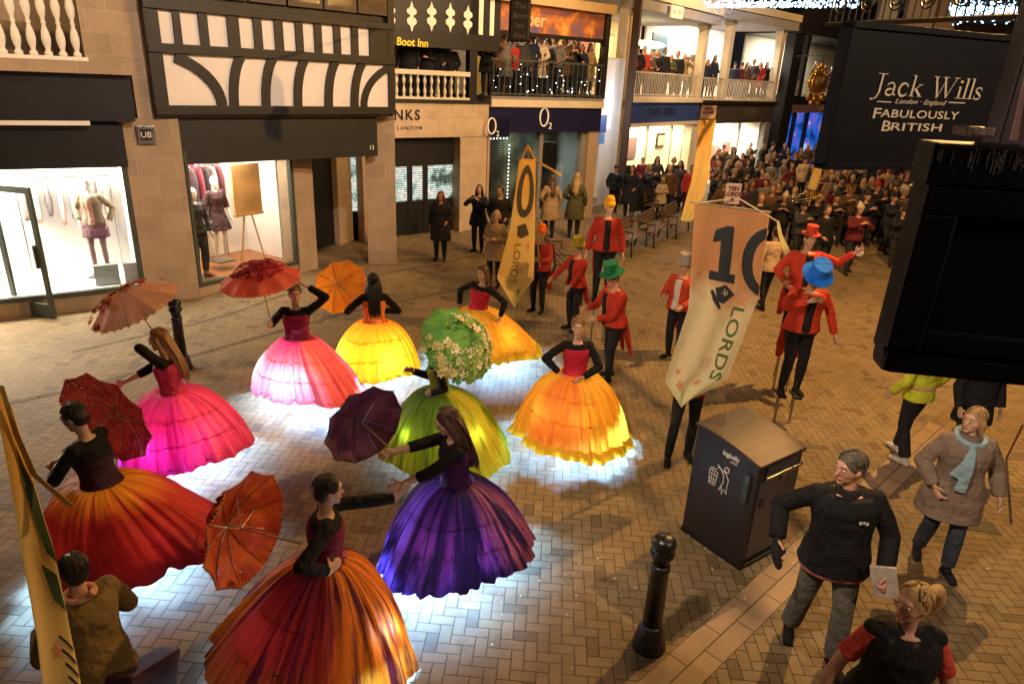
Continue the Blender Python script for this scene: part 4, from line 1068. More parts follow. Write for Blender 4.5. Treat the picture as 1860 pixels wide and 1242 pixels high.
# ------------------------------------------------------------------ skirts
def skirt_mat(name, stops, streak, sk=.5, side=None, trans=.3, freq=46, side2=None, st=.5):
    t = NT(name); uv = t.n('ShaderNodeUVMap'); uv.uv_map = 'UVMap'
    s = t.n('ShaderNodeSeparateXYZ'); t.l(uv.outputs[0], s.inputs[0]); u, v = s.outputs[0], s.outputs[1]
    ang = t.m2('MULTIPLY', u, 2*PI); cb = t.n('ShaderNodeCombineXYZ')
    t.l(t.m2('MULTIPLY', t.m2('COSINE', ang), freq/6), cb.inputs[0]); t.l(t.m2('MULTIPLY', t.m2('SINE', ang), freq/6), cb.inputs[1]); t.l(t.m2('MULTIPLY', v, 1.1), cb.inputs[2])
    n = t.noise(cb.outputs[0], 1.0, 4, .65)
    cb2 = t.n('ShaderNodeCombineXYZ'); t.l(t.m2('MULTIPLY', t.m2('COSINE', ang), freq), cb2.inputs[0]); t.l(t.m2('MULTIPLY', t.m2('SINE', ang), freq), cb2.inputs[1]); t.l(t.m2('MULTIPLY', v, 2.5), cb2.inputs[2])
    nf = t.noise(cb2.outputs[0], 1.0, 2, .6)
    vv = t.m2('ADD', v, t.m2('MULTIPLY', t.m2('SUBTRACT', n, .5), .55))
    c = t.ramp(vv, stops)
    def wedge(c, sd):
        uc, uw, col = sd
        dist = t.m2('ABSOLUTE', t.m2('SUBTRACT', t.m2('FRACT', t.m2('ADD', t.m2('SUBTRACT', u, uc), 1.5)), .5))
        k = t.ramp(t.m2('ADD', dist, t.m2('MULTIPLY', t.m2('SUBTRACT', n, .5), .12)), [(uw*.7, 1), (uw*1.3+.005, 0)])
        return t.mix(k, c, col)
    if side: c = wedge(c, side)
    if side2: c = wedge(c, side2)
    c = t.mix(t.ramp(n, [(st, 0), (st+.12, sk)]), c, streak)
    f = t.m2('MULTIPLY_ADD', nf, .9, .5)
    sc = t.n('ShaderNodeVectorMath', operation='SCALE'); t.l(c, sc.inputs[0]); t.l(f, sc.inputs['Scale'])
    p = t.principled(sc.outputs[0], .62, 0, t.bump(nf, .5, .015), Specular_IOR_Level=.3)
    tl = t.n('ShaderNodeBsdfTranslucent'); t.l(sc.outputs[0], tl.inputs[0])
    mx = t.n('ShaderNodeMixShader'); mx.inputs[0].default_value = trans; t.l(p.outputs[0], mx.inputs[1]); t.l(tl.outputs[0], mx.inputs[2])
    return t.done(mx)
LED = (.21, .50, 1.0)
def skirt(root, b, k, yaw, rad, off, zh, tilt, tdir, mat, glow=8, pool=150, pz=.43, bulge=.72, dome=.12, hoops=3, seed=0, sx=1, sy=1, pleats=26, petti=None, ruff=None, glows=((-.3, -.3), (.3, -.25))):
    inv = Matrix.Rotation(-R(yaw), 3, 'Z'); nT, nV = 216, 30; rnd = random.Random(seed); ph = rnd.uniform(0, 6)
    w = V(b.P.x*k, b.P.y*k, 1.0*k); wl = inv.transposed() @ w; td = R(tdir); vs = []
    def pt(a, v, din=0):
        pr = (1-dome)*v**bulge+dome*math.sin(v*PI/2); r0 = .150*k
        r = r0+(rad-r0)*pr-din
        amp = (.005+.022*v)
        nz = noise.noise(V(2.2*math.cos(a)+ph, 2.2*math.sin(a), .5*v)); nz2 = noise.noise(V(5*math.cos(a), 5*math.sin(a)+ph, .8*v))
        pl = (math.sin(pleats*a+7*nz+ph)*(.55+1.3*abs(nz2))+.6*math.sin(pleats*2.3*a+ph*2+v+6*nz2)*(.3+abs(nz))+2.2*nz2)
        big = math.sin(3*a+ph)*.03*v+math.sin(5*a+ph*1.7)*.022*v
        r += amp*pl*(0 if din else 1)+big*rad
        z = w.z-(w.z-zh)*((1-dome)*v**1.22+dome*(1-math.cos(v*PI/2)))
        z += v*v*tilt*math.cos(a-td)+v*v*v*.018*math.sin(7*a+ph*3)+v**6*.008*math.sin(pleats*a+ph)
        return V(r*math.cos(a)*sx+off[0]*v**1.4+wl.x, r*math.sin(a)*sy+off[1]*v**1.4+wl.y, max(z, .012))
    mb = MB()
    for i in range(nV+1):
        for j in range(nT): mb.v.append(tuple(inv @ pt(2*PI*j/nT, i/nV)))
    for i in range(nV):
        for j in range(nT):
            a_ = i*nT+j; c_ = i*nT+(j+1) % nT; mb.f.append((a_, a_+nT, c_+nT, c_))
    o = mb.build('skirt', mat, root, smooth=True); uv = o.data.uv_layers.new(name='UVMap')
    for p in o.data.polygons:
        idx = [o.data.loops[l].vertex_index for l in p.loop_indices]; wrap = any(i % nT == nT-1 for i in idx) and any(i % nT == 0 for i in idx)
        for l, i in zip(p.loop_indices, idx):
            u_ = (i % nT)/nT
            if wrap and u_ < .5: u_ += 1
            uv.data[l].uv = (u_, (i//nT)/nV)
    for hv in (.42, .68, .94)[:hoops]:
        MB().tube([inv @ pt(2*PI*j/48, hv, .035) for j in range(49)], .006, 6).build('hoop', BLACK, root)
    if ruff:
        mb = MB()
        for i in range(3):
            for j in range(nT):
                p = pt(2*PI*j/nT, .95+.05*i/2); c_ = V(off[0]+wl.x, off[1]+wl.y, 0); d_ = V(p.x-c_.x, p.y-c_.y, 0).normalized(); p = p+d_*(.012+.02*math.sin(j*.9)*i/2+.03*i)+V(0, 0, -.03*i); p.z = max(.01, p.z); mb.v.append(tuple(inv @ p))
        for i in range(2):
            for j in range(nT):
                a_ = i*nT+j; c_ = i*nT+(j+1) % nT; mb.f.append((a_, a_+nT, c_+nT, c_))
        mb.build('skirt_frill', ruff, root, smooth=True)
    if glow:
        for gx, gy in glows: point('skirt_light', inv @ V(wl.x+gx*rad*1.6+off[0]*.5, wl.y+gy*rad*1.6+off[1]*.5, .52), glow, (.85, .92, 1), .05, root)
    if pool:
        for sg in (-1, 1):
            l = bpy.data.lights.new('skirt_spot', 'SPOT'); l.energy = pool*.5; l.color = LED; l.spot_size = R(148); l.spot_blend = .3; l.shadow_soft_size = .06
            lo = bpy.data.objects.new('skirt_spot', l); COL.objects.link(lo); lo.parent = root
            lo.location = inv @ V(wl.x+off[0]*.7-math.cos(td)*.26+sg*math.sin(td)*.26, wl.y+off[1]*.7-math.sin(td)*.26-sg*math.cos(td)*.26, pz)
    return o
# ------------------------------------------------------------------ parasols
def lace_mat(name, c1, c2, density=.5, scale=22, trans=.35):
    t = NT(name); co = t.n('ShaderNodeTexCoord').outputs['Object']
    vo = t.n('ShaderNodeTexVoronoi'); vo.feature = 'DISTANCE_TO_EDGE'; vo.inputs['Scale'].default_value = scale; t.l(co, vo.inputs['Vector'])
    n = t.noise(co, 7, 3, .6); c = t.mix(t.ramp(n, [(.4, 0), (.6, 1)]), c1, c2)
    p = t.principled(c, .7); tl = t.n('ShaderNodeBsdfTranslucent'); t.l(c, tl.inputs[0])
    mx = t.n('ShaderNodeMixShader'); mx.inputs[0].default_value = trans; t.l(p.outputs[0], mx.inputs[1]); t.l(tl.outputs[0], mx.inputs[2])
    tr = t.n('ShaderNodeBsdfTransparent')
    hole = t.m2('GREATER_THAN', vo.outputs['Distance'], .06+density*.35)
    hole = t.m2('MULTIPLY', hole, .38)
    m2 = t.n('ShaderNodeMixShader'); t.l(hole, m2.inputs[0]); t.l(mx.outputs[0], m2.inputs[1]); t.l(tr.outputs[0], m2.inputs[2])
    return t.done(m2)
def parasol(label, cen, hand, rad, depth, mat, flowers=None, nrib=10, stick=M((.3, .2, .12), .5), tip=.1, inner=None, fl_side=None, nfl=60, flr=.035, edge=None):
    """cen: middle of the rim plane; hand: where the stick is held"""
    cen, hand = V(cen), V(hand); ax = (cen-hand).normalized(); q = V(0, 0, 1).rotation_difference(ax).to_matrix()
    root = thing('parasol', label, 'parasol', cen, 0)
    nT, nV = nrib*10, 12; mb = MB(); rings = []
    for i in range(nV+1):
        v = i/nV
        for j in range(nT):
            a = 2*PI*j/nT; sc = abs(math.sin(nrib*a/2)); r = rad*v*(1-.07*sc*v); z = depth*(1-v**1.9)-.035*rad*sc*v*v+.012*math.sin(j*2.1)*v**8
            mb.v.append(tuple(q @ V(max(r, .004)*math.cos(a), max(r, .004)*math.sin(a), z)))
    for i in range(nV):
        for j in range(nT):
            a_ = i*nT+j; c_ = i*nT+(j+1) % nT; mb.f.append((a_, a_+nT, c_+nT, c_))
    mb.build('canopy', mat, root, smooth=True)
    if edge is not None:
        mb = MB(); 
        for j in range(nT):
            a = 2*PI*j/nT; sc = abs(math.sin(nrib*a/2)); r = rad*(1-.07*sc)
            p = V(r*math.cos(a), r*math.sin(a), -.035*rad*sc); mb.ball(q @ p, .011, seg=5, rg=3)
        tag(mb.build('lace_trim', edge, root), kind='stuff')
    for i in range(nrib):
        a = 2*PI*i/nrib
        MB().tube([q @ V(rad*v*math.cos(a), rad*v*math.sin(a), depth*(1-v**1.9)-.006) for v in (.03, .3, .6, .85, 1.0, 1.03)], .0032, 5).build('rib', METAL, root)
        if i % 2 == 0: MB().tube([q @ V(0, 0, depth*.25), q @ V(rad*.55*math.cos(a), rad*.55*math.sin(a), depth*.66)], .0022, 4).build('strut', METAL, root)
    L = (cen-hand).length
    MB().tube([q @ V(0, 0, depth+tip), q @ V(0, 0, 0), q @ V(0, 0, -L-.05)], .007, 7).build('shaft', stick, root)
    if flowers:
        rnd = random.Random(len(label)); fmb = {}
        for i in range(nfl):
            a = rnd.uniform(0, 2*PI) if fl_side is None else rnd.gauss(fl_side[0], fl_side[1]); v = rnd.uniform(.05, .62) if fl_side is None else rnd.uniform(.35, 1.0)
            p = V(rad*v*math.cos(a), rad*v*math.sin(a), depth*(1-v**1.9)+rnd.uniform(.01, .05)); ci = rnd.randrange(len(flowers)); m_ = fmb.setdefault(ci, MB())
            nrm = V(p.x*.8, p.y*.8, rad).normalized(); t1 = nrm.orthogonal().normalized(); t2 = nrm.cross(t1); s_ = flr*rnd.uniform(.7, 1.3)
            for pe in range(6):
                aa = pe*PI/3+rnd.random(); d_ = t1*math.cos(aa)+t2*math.sin(aa); e_ = nrm.cross(d_)
                P_ = [p, p+d_*s_*.6+e_*s_*.38+nrm*s_*.25, p+d_*s_*1.1+nrm*s_*.35*rnd.random(), p+d_*s_*.6-e_*s_*.38+nrm*s_*.25]
                m_.add([q @ x for x in P_], [(0, 1, 2, 3)])
            m_.ball(q @ (p+nrm*.008), s_*.22, seg=5, rg=4)
        for ci, m_ in fmb.items(): tag(m_.build('flower_trim', M(flowers[ci], .7, .4, 20), root), kind='stuff')
    return root
# ------------------------------------------------------------------ the nine dancers
def waist(px, py, z=1.03): g_ = gp(px, py, z); return V(g_.x, g_.y, 0)
BS = (.006, .005, .006)
def dancer(label, loc, yaw, h, P, bod, hairst, hairc, frac=.97, bodt=(.0, .40), sash=None, **kw):
    parts = [('top', BS, g_top(.008, frac)), ('bodice', bod, lambda b, m: (b.torso(m, .014, bodt[0], bodt[1]), b.torso(m, .016, -.04, .1)))]
    if sash: parts.append(('sash', sash, lambda b, m: (b.torso(m, .022, .0, .07))))
    return person(label, loc, yaw, h, P, parts, fem=True, hair=hairst, hairc=hairc, **kw)
def go(label, px, py, yaw, h, P, bod, hs, hc, sk, **kw):
    kw.setdefault('bulk', 1.05); loc = waist(px, py, 1.03*h/1.66); r, b, k = dancer(label, loc, yaw, h, P, bod, hs, hc, **kw)
    skirt(r, b, k, yaw, **sk); return r, b, k, loc
SM = skirt_mat
OR = (.80, .20, .015)
go('person in an orange and crimson striped hooped skirt, arm raised, nearest in the foreground', 590, 1005, -72, 1.66,
   dict(RH=(.26, .02, 1.10), LH=(-.16, .60, 1.34), RE=(.7, -.7, -.5), head=(8, 6, 0), lean=(3, 0)), (.16, .012, .03), 'short', (.012, .007, .005),
   dict(rad=.73, off=(-.14, -.05), zh=.14, tilt=.12, tdir=200, bulge=.80, seed=3, pleats=20, mat=SM('orange_crimson_silk', [(0, (.16, .006, .01)), (.3, (.28, .010, .012)), (.6, (.44, .025, .016)), (.88, (.56, .10, .02)), (1, (.64, .22, .03))], (.09, .002, .018), .95, side=(.97, .13, (.86, .22, .012)), side2=(.50, .045, (.85, .22, .01)), trans=.16, freq=40, st=.50), glow=4, pool=400, glows=((.55, -.1), (-.2, -.2))),
   hdir={'L': (0, .55, .8), 'R': (-.6, .5, .1)}, grip={'L': .12, 'R': 1.0})
go('person in a violet tie-dyed hooped skirt facing left with both arms stretched forward', 830, 862, 104, 1.70,
   dict(RH=(.02, .60, 1.30), LH=(-.10, .50, 1.06), head=(-6, 22, 0), lean=(4, 0)), (.035, .006, .06), 'long', (.05, .02, .012),
   dict(rad=.69, off=(.0, .08), zh=.18, tilt=.18, tdir=-38, bulge=.70, seed=9, mat=SM('violet_silk', [(0, (.03, .006, .045)), (.35, (.07, .012, .11)), (.6, (.15, .022, .20)), (.95, (.06, .022, .26))], (.010, .003, .03), .97, side=(.95, .07, (.34, .07, .09)), side2=(.56, .05, (.12, .04, .34)), trans=.3, freq=34, st=.42), glow=7, pool=560, glows=((-.30, -.1), (.12, -.24), (.0, -.2))),
   frac=.72, grip={'R': .9, 'L': .45})
go('person in a scarlet skirt with an orange yoke, leaning left under the dark red parasol', 182, 862, 82, 1.70,
   dict(RH=(.04, .36, 1.08), LH=(-.04, .34, 1.12), LE=(-.9, -.3, -.4), head=(10, 18, 0), lean=(8, 0)), (.03, .006, .015), 'short', (.012, .008, .006),
   dict(rad=.70, off=(.12, .18), zh=.20, tilt=.14, tdir=-40, sx=1.12, bulge=.62, seed=14, pleats=15, mat=SM('scarlet_silk', [(0, (.85, .30, .015)), (.14, (.78, .16, .012)), (.30, (.55, .022, .012)), (.9, (.38, .010, .012))], (.24, .005, .008), .7, trans=.12, freq=30), glow=4, pool=520),
   frac=.8, grip={'R': .8, 'L': .8}, bodt=(0, .3))
go('person with loose fair hair in a magenta hooped skirt reaching to the left', 312, 700, 104, 1.66,
   dict(RH=(.02, .56, 1.06), LH=(-.10, .05, 1.40), LE=(-1, -.1, -.4), head=(-5, 14, 8), lean=(4, 3)), (.50, .04, .10), 'long', (.36, .20, .09),
   dict(rad=.68, off=(.02, .12), zh=.15, tilt=.15, tdir=-40, bulge=.60, dome=.45, seed=21, mat=SM('magenta_silk', [(0, (.50, .025, .09)), (.4, (.66, .012, .10)), (.75, (.72, .012, .24)), (1, (.62, .012, .32))], (.36, .003, .06), .75, side=(.0, .14, (.74, .045, .07)), trans=.36, freq=36), glow=11, pool=420, glows=((-.1, -.40), (.25, -.2))),
   frac=.70, curl=.3)
go('person in a pale pink glowing hooped skirt with one hand behind the head', 540, 606, 188, 1.72,
   dict(RH=(.30, .12, 1.22), RE=(.8, -.2, -1), LH=(-.16, -.04, 1.66), LE=(-1, .1, .2), head=(20, 5, 0)), (.22, .01, .05), 'bun', (.14, .08, .045),
   dict(rad=.72, off=(.08, .12), zh=.20, tilt=.16, tdir=-115, bulge=.80, dome=.25, seed=33, mat=SM('pink_silk', [(0, (.60, .02, .10)), (.3, (.85, .12, .16)), (.55, (.92, .36, .48)), (1, (.90, .30, .52))], (.65, .04, .16), .55, side=(.93, .10, (.85, .10, .05)), trans=.5, freq=48), glow=20, pool=560, glows=((-.05, -.30), (-.4, .0))),
   curl=.5, grip={'R': 1.0})
go('person with dark hair seen from behind in a bright yellow glowing hooped skirt', 680, 577, 14, 1.66,
   dict(LH=(-.30, .12, 1.22), RH=(.14, .16, 1.10), RE=(1, -.5, -.1), head=(0, 0, 0)), (.72, .20, .03), 'long', (.008, .006, .006),
   dict(rad=.63, off=(-.02, .05), zh=.16, tilt=.14, tdir=-50, bulge=.54, dome=.45, seed=41, mat=SM('yellow_silk', [(0, (.85, .25, .012)), (.3, (.92, .46, .015)), (.7, (.93, .60, .02)), (1, (.90, .62, .03))], (.80, .30, .01), .5, trans=.42, freq=60), glow=18, pool=420, glows=((-.35, -.2), (.22, -.3))))
go('person in a lime green skirt half hidden by the flowered green parasol', 800, 700, 96, 1.58,
   dict(LH=(-.22, .10, 1.06), LE=(-1, -.6, -.2), RH=(.06, .34, 1.22), head=(0, 10, 0), lean=(5, 0)), (.22, .26, .03), 'bob', (.5, .36, .16),
   dict(rad=.77, off=(.07, .08), zh=.10, tilt=.05, tdir=-120, bulge=.70, seed=52, mat=SM('lime_silk', [(0, (.06, .12, .015)), (.25, (.16, .30, .015)), (.6, (.36, .48, .012)), (1, (.55, .52, .02))], (.09, .19, .012), .75, side=(.93, .08, (.62, .50, .02)), trans=.22, freq=44), glow=4, pool=150))
go('person with long brown hair and crimson bodice in an amber skirt swinging sideways', 868, 552, 158, 1.62,
   dict(RH=(.34, -.02, .98), RE=(1, -.2, .2), LH=(-.42, .06, .92), LE=(-1, -.2, .3), head=(-12, 4, 6), lean=(2, -10)), (.42, .012, .03), 'wavy', (.12, .06, .03),
   dict(rad=.68, off=(.20, .10), zh=.30, tilt=.06, tdir=-85, sx=1.1, bulge=.82, seed=63, mat=SM('amber_silk', [(0, (.85, .42, .03)), (.5, (.88, .36, .015)), (1, (.90, .42, .02))], (.70, .20, .01), .55, trans=.3, freq=44), glow=5, pool=620, pz=.6, ruff=SM('amber_frill', [(0, (.9, .5, .02)), (1, (.9, .5, .02))], (.8, .3, .01), .5, trans=.3)))
go('person with crimson bodice in a wide amber hooped skirt with a hand on one hip', 1045, 668, 184, 1.66,
   dict(RH=(.20, .04, 1.0), RE=(1, -.25, .25), LH=(-.06, .22, 1.02), LE=(-1, .0, -.1), head=(-8, 2, 4)), (.46, .014, .04), 'bun', (.20, .09, .05),
   dict(rad=.70, off=(.04, .08), zh=.17, tilt=.05, tdir=-140, bulge=.60, dome=.35, seed=77, mat=SM('amber_silk', [(0, (.88, .44, .03)), (.5, (.86, .34, .015)), (1, (.84, .36, .02))], (.62, .15, .01), .6, side=(.68, .09, (.80, .20, .02)), trans=.3, freq=44), glow=5, pool=680, pz=.60, hoops=2, ruff=SM('amber_frill', [(0, (.9, .5, .02)), (1, (.9, .5, .02))], (.8, .3, .01), .5, trans=.3), glows=((-.3, -.25), (.0, -.35))))

# parasols (held, so each is its own thing)
PK = lace_mat('peach_lace', (.82, .42, .28), (.86, .52, .36), .55, 60)
parasol('sheer peach parasol with crimson flowers held above the magenta dancer', at(246, 556, 6.75), at(287, 614, 6.85), .47, .17, PK, [(.45, .02, .04), (.75, .25, .12), (.8, .5, .15)], fl_side=(2.7, .7), nfl=70, flr=.045)
parasol('flat scarlet parasol topped with dark red flowers behind the pink dancer', at(474, 509, 8.15), at(489, 572, 8.22), .50, .18, lace_mat('scarlet_gauze', (.75, .09, .05), (.80, .16, .09), .9, 30), [(.35, .01, .04), (.55, .05, .12), (.45, .01, .02)], fl_side=None, nfl=130, flr=.045, edge=M((.8, .45, .25), .7))
parasol('ruffled amber parasol held out beside the yellow dancer', at(619, 522, 9.6), at(640, 541, 9.25), .42, .14, lace_mat('amber_gauze', (.85, .35, .02), (.80, .24, .02), .9, 40), None, edge=M((.85, .42, .05), .7))
parasol('green parasol covered in cream flowers hiding the lime dancer', at(828, 624, 6.62), at(780, 656, 6.95), .42, .16, lace_mat('green_gauze', (.10, .34, .06), (.16, .42, .08), .9, 36), [(.62, .52, .2), (.20, .36, .06), (.75, .65, .4), (.10, .26, .05), (.16, .34, .06)], fl_side=(-.3, 1.0), nfl=330, flr=.05)
parasol('dark red beaded parasol resting over the shoulder of the scarlet dancer', at(192, 760, 5.2), at(122, 812, 4.80), .45, .15, lace_mat('wine_lace', (.22, .015, .02), (.36, .04, .02), .75, 44, .3), None, edge=M((.4, .08, .06), .6))
parasol('orange red beaded parasol edged with yellow flowers held by the foreground dancer', at(447, 962, 3.92), at(535, 984, 3.80), .41, .16, lace_mat('ember_lace', (.55, .06, .02), (.70, .14, .02), .75, 44, .4), [(.85, .50, .03), (.7, .2, .02), (.3, .05, .02)], fl_side=None, nfl=120, flr=.04, edge=M((.55, .2, .1), .6))
parasol('dusky purple lace parasol held open by the violet dancer', at(662, 772, 5.3), at(716, 822, 4.95), .38, .15, lace_mat('plum_lace', (.08, .016, .05), (.16, .05, .08), 1.5, 40, .2), None, edge=M((.04, .02, .03), .6))

# ------------------------------------------------------------------ ringmasters, bearers, stewards and passers-by
RED = (.44, .034, .018)
def tailcoated(label, loc, yaw, h, P, hat=(.02, .14, .06), hats=1.0, shirt=CLOTHBLK, coat=RED, hatstyle='top', **kw):
    parts = [('trousers', CLOTHBLK, g_trousers()), ('shirt', shirt, g_top(.002, .9)), ('tailcoat', coat, g_tailcoat), ('shirt_front', shirt, g_front), ('shoes', (.008, .008, .008), g_shoes)]
    if hatstyle == 'top': parts.append(('top_hat', hat, lambda b, m: top_hat(b, m, hats), cloth_mat(), dict(raw=1, smooth=False)))
    if hatstyle == 'turban': parts.append(('turban', hat, lambda b, m: (m.ball(b.H+b.hu*.05, (.1, .115, .085), b.HM), m.ball(b.H+b.hu*.13, (.08, .085, .06), b.HM))))
    kw.setdefault('hair', 'short'); kw.setdefault('bulk', 1.2)
    return person(label, loc, yaw, h, P, parts, **kw)
def gpv(px, py): g_ = gp(px, py); return V(g_.x, g_.y, 0)
tailcoated('person in orange hat and red tailcoat partly behind the narrow yellow banner', gpv(976, 566), 150, 1.66, dict(RH=(.2, .3, 1.1), LH=(-.15, .35, 1.15)), hat=(.7, .14, .02), hatstyle='turban', vox=.011)
tailcoated('person in olive yellow top hat and red jacket holding hands out low', gpv(1040, 598), 125, 1.62, dict(RH=(.25, .42, .98), LH=(-.28, .40, .95), head=(20, 8, 0)), hat=(.40, .33, .03), hats=1.05, vox=.011, fem=True)
st = gpv(1110, 640); 
def stilts(root, h, z0, splay=.06, lean=(.0, .0)):
    for sg in (1, -1):
        m_ = MB(); m_.tube([(sg*.10, .03, -z0), (sg*.10, .02, .04)], [.016, .02], 8); m_.build('stilt', METAL, root)
        MB().box((sg*.10, .05, .0), (.10, .26, .03)).build('stilt_plate', BLACK, root)
        MB().tube([(sg*.10, -.05, -z0+.18), (sg*.10, .02, .25)], .01, 6).build('stilt_brace', METAL, root)
gst = at(1100, 442, 11.3); zst = gst.z-.98*1.72/1.7
r_, b_, k_2 = tailcoated('person on stilts in tall yellow turban and open red coat, facing the camera', V(gst.x, gst.y, zst), 178, 1.72, dict(RH=(.30, .02, .84), LH=(-.30, .02, .84), head=(6, 8, 0)), hat=(.80, .42, .03), hatstyle='turban', skin=(.62, .42, .3), vox=.010, fem=True); stilts(r_, 1.72, zst)
tailcoated('person in emerald top hat and long red tailcoat bending toward the left', gpv(1106, 688), 112, 1.74, dict(RH=(.12, .42, 1.12), LH=(-.12, .38, 1.02), head=(10, 14, 0), lean=(8, 0), RF=(.12, -.08, 0), LF=(-.1, .08, 0)), hat=(.015, .17, .08), hats=1.12, grip={'R': .9, 'L': .9})
tailcoated('person in pale grey top hat, white shirt and red coat clasping hands', gpv(1222, 650), 138, 1.70, dict(RH=(.12, .36, 1.12), LH=(-.22, .34, 1.02), head=(14, 10, 0)), hat=(.36, .32, .30), shirt=(.62, .56, .5), coat=(.50, .055, .025), grip={'R': .8, 'L': .6})
# banner bearer: only legs show under the banner
person('person in black boots carrying the big numbered banner, hidden behind its cloth', gpv(1234, 832), 176, 1.72, dict(RH=(.05, .25, 1.35), LH=(.02, .25, 1.1), RF=(.16, .10, 0), LF=(-.10, -.06, 0)),
       [('trousers', CLOTHBLK, g_trousers()), ('jacket', RED, g_coat(.012, -.06, .05)), ('boots', (.006, .006, .008), lambda b, m: (b.shoes(m), [m.tube([b.leg[q][1].lerp(b.leg[q][2], .25), b.leg[q][2]], [.062, .05], 12) for q in 'RL'])), ('belt', (.3, .3, .3), lambda b, m: b.torso(m, .016, -.03, .0, n=4))], hair='short', grip={'R': 1, 'L': 1}, vox=.01)
person('person in beige shirt and black trousers walking away behind the numbered banner', gpv(1385, 560), 12, 1.70, dict(LH=(-.24, .06, .86), RH=(.26, .1, .9), RF=(.1, .2, 0), LF=(-.1, -.15, .02)), [('trousers', CLOTHBLK, g_trousers()), ('shirt', (.48, .33, .2), g_coat(.014, -.12, .05)), ('shoes', (.01, .01, .01), g_shoes)], hair='short', vox=.011)
# two stilt walkers at the right
br = at(1455, 590, 8.45); zb2 = br.z-.93*1.78/1.7
r_, b_, k_2 = tailcoated('person on stilts bowing in shiny blue top hat and flame red tailcoat', V(br.x, br.y, zb2), 176, 1.78, dict(RH=(.10, .36, 1.34), RE=(.9, .2, -.5), LH=(-.40, .08, .84), head=(4, 30, 0), lean=(8, 0), LF=(-.12, -.04, 0), RF=(.12, .1, .05)), hat=(.015, .20, .90), hats=1.2, coat=(.56, .05, .02), grip={'R': .2}); stilts(r_, 1.78, zb2)
rr = at(1468, 445, 9.5); zr = rr.z-1.50*1.72/1.7
r_, b_, k_2 = tailcoated('person in small red hat stretching one white gloved arm out to the right', V(rr.x, rr.y, zr), 180, 1.72, dict(LH=(-.62, .10, 1.44), RH=(.28, .15, 1.0), head=(6, 6, 0)), hat=(.6, .06, .03), hats=.82, coat=(.54, .05, .025)); stilts(r_, 1.72, zr)
MB().ball(b_.arm['L'][2]*k_2+V(-.06, 0, 0), (.055, .045, .05)).build('glove', M((.75, .72, .68), .7), r_, smooth=True)

# passers-by at the right
def scarf(b, m):
    m.tube([b.neck+b.rx*.115*math.cos(a)+b.fy*.125*math.sin(a)-b.sp*(.0+.03*math.sin(a))+b.fy*.01 for a in [i*PI/6 for i in range(13)]], .030, 8)
    m.tube([b.P+b.sp*.45+b.fy*.15, b.P+b.sp*.32+b.fy*.225+b.rx*.02, b.P+b.sp*.16+b.fy*.235+b.rx*.03, b.P+b.sp*.03+b.fy*.235+b.rx*.035], [.03, .045, .05, .055], 10, flat=.35, side=b.rx)
    m.tube([b.P+b.sp*.45+b.fy*.15, b.P+b.sp*.31+b.fy*.225+b.rx*.06, b.P+b.sp*.17+b.fy*.225+b.rx*.12], [.03, .038, .045], 10, flat=.35, side=b.rx)
r_, b_, k_2 = person('person in black zip jacket and grey jeans clutching a folded paper, looking left', gpv(1478, 1190)+V(0, .08, 0), 168, 1.84,
       dict(RH=(.42, .10, .98), RE=(.6, -.8, -.2), LH=(-.27, .20, .92), LE=(-.8, -.7, -.2), head=(-62, 6, 0), lean=(2, 3), LF=(-.12, .16, 0), RF=(.14, -.14, .0)),
       [('jeans', (.10, .095, .085), g_trousers(.012, .02)), ('jacket', (.007, .007, .009), g_coat(.026, -.13, .10, cuff=.01)), ('collar', (.012, .012, .014), lambda b, m: m.tube([b.neck-b.sp*.04, b.neck+b.sp*.015], [.095, .078], 16)),
        ('shirt_hem', (.35, .12, .13), lambda b, m: b.torso(m, .02, -.17, -.12, n=3)), ('shoes', (.008, .007, .006), g_shoes), ('glove', (.01, .01, .01), lambda b, m: (m.tube([b.arm['R'][2], b.arm['R'][2]+(b.arm['R'][2]-b.arm['R'][1]).normalized()*.10, b.arm['R'][2]+(b.arm['R'][2]-b.arm['R'][1]).normalized()*.17+V(-.02, 0, 0)], [.042, .055, .04], 12, flat=.7, round_=True), m.ball(b.arm['R'][2]+(b.arm['R'][2]-b.arm['R'][1]).normalized()*.06+V(-.03, .03, 0), .03)))],
       bulk=1.2, hair='short', hairc=(.09, .075, .06), skin=(.55, .28, .20), vox=.008, grip={'L': .9})
pp = b_.arm['L'][2]*k_2+V(.01, .06, -.03)
bo = MB().box((0, 0, 0), (.17, .022, .25), Matrix.Rotation(R(18), 3, 'Y')).build('folded_paper', M((.45, .4, .36), .7, .5, 18), None, bevel=.004)
tag(bo, 'folded printed programme gripped at the hip of the person in the black jacket', 'paper'); bo.location = (Matrix.Translation(r_.location) @ Matrix.Rotation(R(168), 4, 'Z')) @ pp; bo.rotation_euler = (0, 0, R(150))
EMB = M((.55, .55, .53), .6, .4, 60)
for i_ in range(3): MB().box(b_.P*k_2+b_.sp*.38+b_.fy*.205-b_.rx*(.065+.022*i_)+b_.sp*.006*(i_ % 2), (.016, .006, .022-.006*(i_ % 2))).build('embroidered_mark', EMB, r_)
